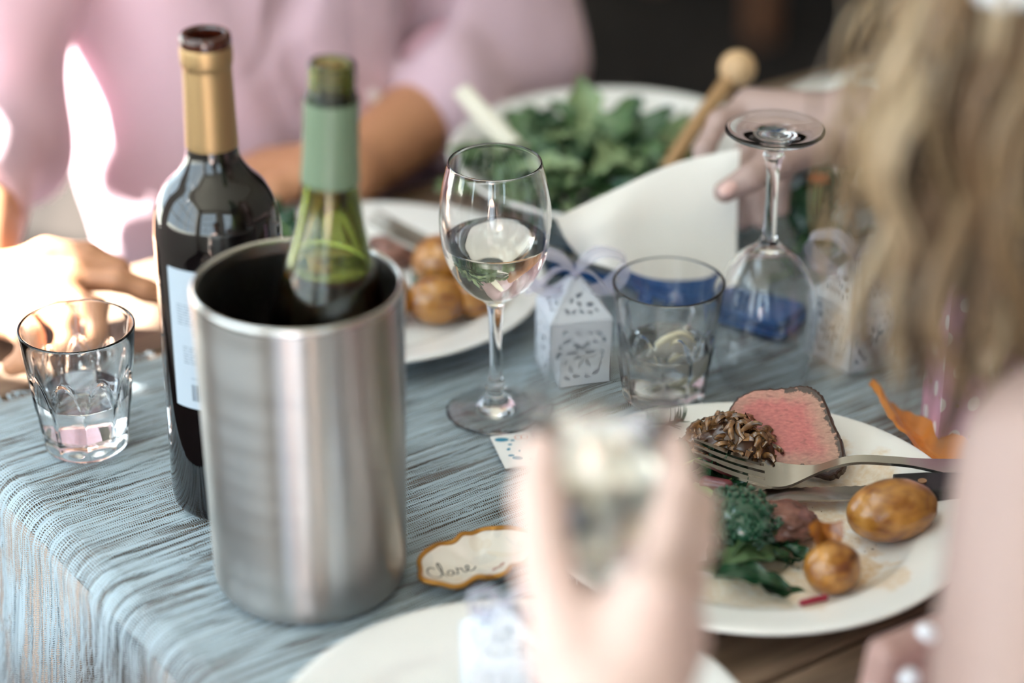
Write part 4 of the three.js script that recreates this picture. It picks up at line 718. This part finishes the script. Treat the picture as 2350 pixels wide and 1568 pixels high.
// ---- man in the pink shirt
{
  const c = [-0.205, 1.945], off = (u, v, h, r) => J(c[0] + u * uDir[0] + v * vDir[0], c[1] + u * uDir[1] + v * vDir[1], h, r);
  const facing = [-vDir[0], -vDir[1]], hd = head(c[0] + 0.02, c[1] - 0.02, 0.60, facing);
  const sR = off(-0.175, 0, 0.33, 0.060), eR = J(-0.425, 1.79, 0.055, 0.042), wR = J(-0.385, 1.545, 0.032, 0.028), sL = off(0.175, 0, 0.33, 0.060), eL = J(-0.020, 1.935, 0.052, 0.043), wL = J(-0.135, 1.752, 0.034, 0.028);
  const trunk = blend([bone(off(-0.045, 0, -0.20, 0.105), off(-0.080, 0, 0.24, 0.105)), bone(off(0.055, 0, -0.20, 0.105), off(0.080, 0, 0.24, 0.105)), bone(off(0, -0.01, -0.02, 0.105), off(0, 0, 0.25, 0.105)), bone(sR, sL)], 0.05);
  const legs = blend([-0.10, 0.10].flatMap((s) => [bone(off(s, 0, -0.215, 0.085), off(s * 1.1, -0.42, -0.215, 0.062)), bone(off(s * 1.1, -0.42, -0.215, 0.062), off(s * 1.1, -0.42, -0.66, 0.042)), bone(off(s * 1.1, -0.40, -0.71, 0.038), off(s * 1.1, -0.56, -0.72, 0.030))]), 0.03);
  const arms = blend([bone(sR, eR), bone(eR, wR), bone(sL, eL), bone(eL, wL)], 0.02);
  const neck = bone(off(0, 0, 0.36, 0.058), off(0, -0.02, 0.53, 0.055)), headF = blend([neck, ...hd.bones], 0.025);
  const right = handField([-0.385, 1.545, 0.032], [-0.40, 1.60, 0.036], [[[-0.312, 1.548, 0.045], [-0.280, 1.540, 0.048], [-0.262, 1.540, 0.040], [-0.245, 1.545, 0.030]], [[-0.318, 1.528, 0.042], [-0.290, 1.502, 0.043], [-0.287, 1.486, 0.032], [-0.298, 1.484, 0.020]], [[-0.333, 1.516, 0.036], [-0.309, 1.488, 0.038], [-0.308, 1.474, 0.028], [-0.320, 1.474, 0.018]], [[-0.350, 1.508, 0.030], [-0.335, 1.482, 0.030], [-0.335, 1.468, 0.022], [-0.346, 1.470, 0.016]]], [[-0.365, 1.555, 0.045], [-0.335, 1.565, 0.055], [-0.305, 1.562, 0.055], [-0.282, 1.556, 0.048]], 0.0092, 0.025, 0.0125);
  const left = handField([-0.135, 1.752, 0.034], [-0.11, 1.79, 0.038], [[[-0.195, 1.738, 0.036], [-0.215, 1.715, 0.036], [-0.228, 1.70, 0.028], [-0.238, 1.69, 0.018]], [[-0.200, 1.755, 0.036], [-0.224, 1.735, 0.036], [-0.238, 1.722, 0.028], [-0.248, 1.712, 0.018]], [[-0.200, 1.772, 0.034], [-0.224, 1.755, 0.034], [-0.238, 1.744, 0.026], [-0.246, 1.734, 0.018]], [[-0.195, 1.788, 0.030], [-0.216, 1.774, 0.030], [-0.228, 1.764, 0.024], [-0.236, 1.756, 0.018]]], [[-0.165, 1.732, 0.040], [-0.185, 1.716, 0.036], [-0.200, 1.706, 0.028], [-0.210, 1.700, 0.020]], 0.0092, 0.025, 0.0125);
  const tr = (x, y, z) => trunk(x, y, z) + 0.012, bodyF = soft(0.02, tr, arms, headF);
  const body = join([sdfMesh(bodyF, [-0.75, 0.45, -2.25], [0.25, 1.52, -1.52], 0.012), sdfMesh(right, ...boundsOf([J(-0.41, 1.62, 0.04, 0.03), J(-0.23, 1.45, 0.01, 0.012), J(-0.3, 1.56, 0.06, 0.012)], 0.006), 0.0036), sdfMesh(left, ...boundsOf([J(-0.11, 1.80, 0.04, 0.03), J(-0.25, 1.68, 0.01, 0.012)], 0.006), 0.0045)]);
  const man = single('person', 'person in a pink shirt seated across the table, hands resting beside the plates', 'person', body, skin('#b9825f'));
  const fold = foldsAt(0.008, 8), bigFold = foldsAt(0.017, 6);
  // sleeves: right one reaches the wrist, left one is rolled to the elbow
  const sleeveR = blend([bone([...sR.slice(0, 3), 0.074], [...eR.slice(0, 3), 0.066]), bone([...eR.slice(0, 3), 0.066], J(-0.402, 1.628, 0.05, 0.050))], 0.03), sleeveL = blend([bone([...sL.slice(0, 3), 0.076], [...eL.slice(0, 3), 0.070]), bone([...eL.slice(0, 3), 0.068], J(-0.048, 1.885, 0.048, 0.060))], 0.03);
  const crease = hardMin(...[[-0.115, 0.21, -0.045, 0.03], [-0.065, 0.13, 0.0, -0.02], [-0.02, 0.24, -0.075, 0.10], [0.105, 0.22, 0.045, 0.04], [0.135, 0.11, 0.085, -0.06], [0.06, 0.16, 0.10, 0.03]].map(([u0, h0, u1, h1]) => bone(off(u0, -0.128, h0, 0.010), off(u1, -0.128, h1, 0.014))));
  const cutR = (x, y, z) => (-z < 1.66 ? 1.66 + z : -1), shirtF = (x, y, z) => {
    const n = fold(x, y, z) + bigFold(x, y, z);
    let d = smin(trunk(x, y, z) - 0.012, Math.min(sleeveR(x, y, z), sleeveL(x, y, z)), 0.010) + n;
    d = -smin(-d, crease(x, y, z), 0.022);
    d = Math.max(d, -(y - 0.49), y - (TABLE + 0.42), cutR(x, y, z) * 0.7);
    return d;
  };
  obj('shirt', sdfMesh(shirtF, [-0.62, 0.47, -2.30], [0.20, 1.20, -1.60], 0.0085), phys('#c9abb6', 0.85, { side: THREE.DoubleSide, sheen: 0.3, sheenColor: col('#ffffff') }), man);
  obj('cuff', tube([0, 1, 2, 3, 4, 5, 6, 7].map((i) => { const a = i / 8 * 6.283; return V(-0.048 + 0.05 * Math.cos(a), TABLE + 0.052 + 0.052 * Math.sin(a), -1.890 - 0.022 * Math.cos(a)); }), 0.012, 40, 8, true), phys('#cda3b0', 0.85), man);
  const placket = sheet((s, t) => { const h = mix(-0.10, 0.36, t), q = (s - 0.5) * 0.034; let d = 0.16; for (; d > 0.05; d -= 0.002) { const p = off(0.012 + q, -d, h, 0); if (shirtF(p[0], p[1], p[2]) < 0) break; } const p = off(0.012 + q, -d - 0.003, h, 0); return V(p[0], p[1], p[2]); }, 6, 60);
  obj('placket', placket, phys('#d6b6c1', 0.85, { side: THREE.DoubleSide }), man);
  for (let i = 0; i < 4; i++) { const P = placket.attributes.position, k = (8 + i * 14) * 7 + 3, b = obj('button', new THREE.CylinderGeometry(0.0055, 0.0055, 0.002, 18).rotateX(Math.PI / 2), phys('#f2eef0', 0.25), man); b.position.set(P.getX(k), P.getY(k), P.getZ(k)); b.rotation.y = TURN; }
  obj('trousers', sdfMesh((x, y, z) => legs(x, y, z) - 0.008, [-0.55, 0.0, -2.25], [0.45, 0.68, -1.30], 0.015), std('#39404e', 0.9), man);
  const hh = head(c[0] + 0.02, c[1] - 0.02, 0.60, facing);
  obj('hair', sdfMesh((x, y, z) => Math.max(blend([bone(hh.at(-0.015, 0, 0.03, 0.094), hh.at(0.0, 0, 0.04, 0.088))], 0.01)(x, y, z), -(y - (TABLE + 0.60) + 0.35 * (x - c[0]) * facing[0] * 2)), [-0.32, TABLE + 0.45, -2.06], [-0.06, TABLE + 0.78, -1.78], 0.008), std('#4a3422', 0.8), man);
}
// ---- blonde woman on the near side, reaching over the table
{
  const facing = vDir, sL = J(0.258, 0.968, 0.236, 0.051), eL = J(0.196, 0.760, 0.030, 0.041), wL = J(0.235, 0.93, -0.13, 0.026), sR = J(0.565, 1.17, 0.25, 0.050), eR = J(0.435, 1.475, 0.195, 0.037), wR = J(0.250, 1.628, 0.128, 0.026);
  const hd = head(0.312, 1.135, 0.47, [-0.75, 0.66]);
  const trunk = blend([bone(J(0.40, 0.86, -0.20, 0.115), J(0.375, 1.01, 0.13, 0.088)), bone(J(0.50, 0.93, -0.20, 0.115), J(0.475, 1.075, 0.13, 0.088)), bone(J(0.305, 1.0, 0.205, 0.055), J(0.52, 1.14, 0.215, 0.055)), bone(J(0.385, 1.04, 0.12, 0.085), J(0.445, 1.085, 0.12, 0.085))], 0.05);
  const legs = blend([[0.40, 0.86], [0.51, 0.935]].flatMap(([X, Y]) => [bone(J(X, Y, -0.215, 0.085), J(X + vDir[0] * 0.36, Y + vDir[1] * 0.36, -0.225, 0.055)), bone(J(X + vDir[0] * 0.36, Y + vDir[1] * 0.36, -0.225, 0.055), J(X + vDir[0] * 0.36, Y + vDir[1] * 0.36, -0.68, 0.036)), bone(J(X + vDir[0] * 0.36, Y + vDir[1] * 0.36, -0.72, 0.030), J(X + vDir[0] * 0.5, Y + vDir[1] * 0.5, -0.725, 0.025))]), 0.03);
  const neck = bone(J(0.415, 1.085, 0.27, 0.050), J(0.345, 1.12, 0.40, 0.046));
  const arms = blend([bone(sL, eL), bone(eL, wL), bone(sR, eR), bone(eR, wR), bone(wL, J(0.27, 1.02, -0.14, 0.028))], 0.022);
  const hand = handField([0.250, 1.628, 0.128], [0.29, 1.60, 0.140], [[[0.1760, 1.660, 0.133], [0.1517, 1.640, 0.1275], [0.1400, 1.620, 0.1130], [0.1355, 1.608, 0.101]], [[0.1848, 1.650, 0.1240], [0.1660, 1.624, 0.1000], [0.1645, 1.606, 0.0830], [0.1690, 1.598, 0.0655]], [[0.1989, 1.645, 0.1200], [0.1815, 1.618, 0.0980], [0.1790, 1.602, 0.0830], [0.1815, 1.592, 0.0690]], [[0.2114, 1.640, 0.1165], [0.1975, 1.614, 0.0995], [0.1935, 1.600, 0.0890], [0.1950, 1.594, 0.0780]]], [[0.2185, 1.600, 0.124], [0.1890, 1.578, 0.1215], [0.1680, 1.562, 0.1170], [0.1500, 1.556, 0.1095]], 0.0082, 0.0235, 0.0125);
  const body = join([sdfMesh(soft(0.02, (x, y, z) => trunk(x, y, z) + 0.004, arms, blend([neck, ...hd.bones], 0.022)), [0.10, 0.44, -1.70], [0.72, 1.42, -0.68], 0.0105), sdfMesh(hand, ...boundsOf([J(0.29, 1.60, 0.14, 0.028), J(0.13, 1.67, 0.06, 0.011), J(0.15, 1.54, 0.1, 0.011)], 0.006), 0.0030)]);
  const w = single('person', 'blonde woman with bare shoulder reaching over the table with a card', 'person', body, skin('#a98f87'));
  const nail = obj('thumbnail', new THREE.SphereGeometry(1, 16, 10).scale(0.0048, 0.0016, 0.0068), phys('#d6aca4', 0.12, { clearcoat: 1 }), w); nail.position.copy(W(0.1515, 1.5490, 0.1150)); nail.rotation.set(0.85, -0.9, 0);
  obj('dress', sdfMesh((x, y, z) => Math.max(Math.min(trunk(x, y, z), legs(x, y, z) - 0.006) - 0.006 + foldsAt(0.003, 9)(x, y, z), y - (TABLE + 0.155), -(y - 0.22)), [0.02, 0.2, -1.42], [0.75, 0.93, -0.66], 0.013), phys('#d8aeb0', 0.8, { side: THREE.DoubleSide }), w);
  // wavy blonde hair: clumps of strands falling from the crown over the left shoulder
  seed = 2024; const strands = [], tones = ['#6a4f36', '#4a3826', '#84694a', '#98805f', '#725a40', '#3e2d1c', '#ad977a'].map(col);
  const hc = [0.312, 1.135, 0.50];
  for (let k = 0; k < 64; k++) {
    const a = k / 64, lead = rnd(), tX = mix(0.160, 0.300, lead), back = rnd(), endH = mix(0.245, 0.30, rnd()) + (lead > 0.72 ? 0.035 : 0) + (lead < 0.12 ? 0.015 : 0) - 0.022 * smooth(0.15, 0.35, lead) * (1 - smooth(0.5, 0.7, lead)), ph = rnd(0, 6.28), amp = rnd(0.007, 0.014), tone = tones[k % tones.length];
    const ang = mix(2.2, 4.9, lead), top = rnd(0.02, 0.085);
    const root = [hc[0] + 0.088 * Math.cos(ang), hc[1] + 0.088 * Math.sin(ang) * 0.8, hc[2] + top];
    const mid = [mix(root[0], tX, 0.7) - 0.004, mix(1.075, 1.015, back * 0.8 + lead * 0.2), 0.43], end = [tX + rnd(-0.012, 0.020), mix(1.045, 0.99, back), endH];
    for (let j = 0; j < 11; j++) {
      const dx = rnd(-0.008, 0.008), dy = rnd(-0.008, 0.008), pts = [], L = rnd(0.86, 1.06);
      for (let i = 0; i <= 9; i++) {
        const t = i / 9 * L, q = t < 0.4 ? [0, 1, 2].map((n) => mix(root[n], mid[n], t / 0.4)) : [0, 1, 2].map((n) => mix(mid[n], end[n], (t - 0.4) / 0.6));
        const wv = amp * smooth(0.1, 0.5, t), sp = mix(1, 0.55, t);
        pts.push(W(q[0] + dx * sp + wv * Math.sin(t * 13 + ph), q[1] + dy * sp + wv * Math.cos(t * 11 + ph), q[2] + 0.012 * Math.sin(t * 3) - 0.003 * j * 0.1));
      }
      const g = tube(pts, (q) => 0.0024 * (1 - 0.75 * q * q), 26, 5), shade = tone.clone().lerp(tones[Math.floor(rnd(0, 7))], rnd(0.05, 0.4));
      strands.push(paint(g, () => shade));
    }
  }
  // the rest of the head: strands from the crown down the back and the far side
  for (let k = 0; k < 300; k++) {
    const ang = mix(3.6, 8.3, k / 300) + rnd(-0.05, 0.05), ph = rnd(0, 6.28), R = rnd(0.100, 0.112), len = rnd(0.17, 0.22), pts = [], shade = tones[Math.floor(rnd(0, 7))];
    for (let i = 0; i <= 11; i++) { const t = i / 11, e = Math.min(1, t * 2.2), r = R * Math.sin(e * 1.62) * (t > 0.45 ? 1 - 0.12 * (t - 0.45) : 1), wv = 0.006 * smooth(0.4, 0.8, t); pts.push(W(hc[0] + 0.016 + r * Math.cos(ang) + wv * Math.sin(t * 14 + ph), hc[1] - 0.012 + r * Math.sin(ang) + wv * Math.cos(t * 12 + ph), hc[2] + 0.004 + R * Math.cos(e * 1.55) - len * Math.max(0, t - 0.45) / 0.55)); }
    strands.push(paint(tube(pts, (q) => 0.0032 * (1 - 0.6 * q * q), 24, 5), () => shade));
  }
  // loose wisps on the far side of the hair
  for (let k = 0; k < 16; k++) { const x = rnd(0.150, 0.175), y = rnd(1.04, 1.09), l = rnd(0.10, 0.22), ph = rnd(0, 6), pts = []; for (let i = 0; i <= 8; i++) { const t = i / 8; pts.push(W(x + mix(0.05, 0, Math.min(1, t * 2)) + 0.007 * Math.sin(t * 9 + ph), y + 0.006 * Math.cos(t * 8 + ph), 0.50 - t * l * 1.25)); } strands.push(paint(tube(pts, 0.0011, 20, 4), () => tones[1 + (k % 3)])); }
  const hair = obj('hair', join(strands), phys('#ffffff', 0.42, { vertexColors: true, sheen: 0.15, sheenColor: col('#f0d8a8') }), w);
  obj('scalp_hair', sdfMesh(blend([bone(hd.at(-0.022, 0, 0.032, 0.090), hd.at(0.008, 0, 0.040, 0.082))], 0.01), [0.16, TABLE + 0.36, -1.29], [0.46, TABLE + 0.64, -1.0], 0.009), std('#5d4229', 0.7), hair);
  const pin = thing('hair_pin', 'small white pearl hair pin in the blonde hair', 'hair pin', W(0.2195, 1.027, 0.443));
  for (const [x, y, z] of [[0, 0, 0], [0.009, 0.004, 0], [-0.008, 0.006, 0.002], [0.002, 0.011, 0]]) { const b = obj('pearl', new THREE.SphereGeometry(0.0055, 16, 12), phys('#eef2f6', 0.15, { clearcoat: 1 }), pin); b.position.set(x, y, z); }
}
// ---- guest whose raised hand holds a wine glass
{
  const wr = [0.0426, 0.8493, 0.1777], el = J(0.105, 0.655, 0.010, 0.040), sh = J(0.055, 0.415, 0.17, 0.050);
  const hand = handField(wr, [0.0560, 0.812, 0.146], [[[0.0600, 0.8750, 0.2262], [0.0700, 0.9110, 0.2420], [0.0745, 0.9310, 0.2510], [0.0740, 0.9470, 0.2600]], [[0.0694, 0.8895, 0.2107], [0.0850, 0.9380, 0.2150], [0.0880, 0.9660, 0.2160], [0.0800, 0.9860, 0.2150]], [[0.0727, 0.9019, 0.1915], [0.0822, 0.9450, 0.1866], [0.0800, 0.9700, 0.1840], [0.0690, 0.9860, 0.1808]], [[0.0733, 0.9056, 0.1770], [0.0791, 0.9420, 0.1701], [0.0766, 0.9620, 0.1661], [0.0670, 0.9740, 0.1624]]], [[0.0256, 0.8635, 0.2045], [0.0150, 0.8900, 0.2300], [0.0115, 0.9180, 0.2500], [0.0130, 0.9350, 0.2640]], 0.0092, 0.0265, 0.0150);
  const web = bone(J(0.0236, 0.8700, 0.2045, 0.016), J(0.0560, 0.8780, 0.2150, 0.013));
  const facing = vDir, hd = head(-0.085, 0.335, 0.42, facing);
  const trunk = blend([bone(J(-0.135, 0.26, -0.20, 0.11), J(-0.125, 0.285, 0.10, 0.095)), bone(J(-0.035, 0.33, -0.20, 0.11), J(-0.030, 0.35, 0.10, 0.095)), bone(J(-0.20, 0.235, 0.165, 0.05), sh)], 0.05);
  const armF = blend([bone(sh, el), bone(el, J(...wr, 0.0265)), bone(J(-0.20, 0.235, 0.165, 0.05), J(-0.27, 0.36, -0.06, 0.038)), bone(J(-0.27, 0.36, -0.06, 0.038), J(-0.16, 0.52, -0.16, 0.026))], 0.02);
  const body = join([sdfMesh(soft(0.02, trunk, armF, blend([bone(J(-0.075, 0.30, 0.20, 0.048), J(-0.08, 0.325, 0.36, 0.047)), ...hd.bones], 0.022)), [-0.36, 0.43, -0.93], [0.18, 1.36, -0.12], 0.011), sdfMesh(soft(0.012, hand, web), ...boundsOf([J(...wr, 0.05), J(0.0, 0.87, 0.2, 0.02), J(0.09, 0.99, 0.27, 0.014), J(0.07, 0.99, 0.15, 0.014)], 0.006), 0.0032)]);
  const p = single('person', 'blurred raised hand and forearm of a guest holding a wine glass', 'person', body, skin('#d3b5aa'));
  obj('top', sdfMesh((x, y, z) => Math.max(trunk(x, y, z) - 0.008, y - (TABLE + 0.13)), [-0.34, 0.42, -0.52], [0.16, 0.92, -0.08], 0.014), std('#7d8a99', 0.85, { side: THREE.DoubleSide }), p);
  const legs = blend([[-0.135, 0.26], [-0.035, 0.33]].flatMap(([X, Y]) => [bone(J(X, Y, -0.215, 0.085), J(X + vDir[0] * 0.38, Y + vDir[1] * 0.38, -0.225, 0.055)), bone(J(X + vDir[0] * 0.38, Y + vDir[1] * 0.38, -0.225, 0.055), J(X + vDir[0] * 0.38, Y + vDir[1] * 0.38, -0.69, 0.04))]), 0.03);
  obj('trousers', sdfMesh(legs, [-0.5, 0.0, -0.80], [0.12, 0.66, -0.14], 0.015), std('#3c4250', 0.9), p);
  obj('hair', sdfMesh(blend([bone(hd.at(-0.03, 0, 0.035, 0.094), hd.at(0.0, 0, 0.045, 0.086))], 0.01), [-0.22, TABLE + 0.32, -0.48], [0.05, TABLE + 0.58, -0.2], 0.009), std('#5a4030', 0.7), p);
}
renderer.render(scene, camera);
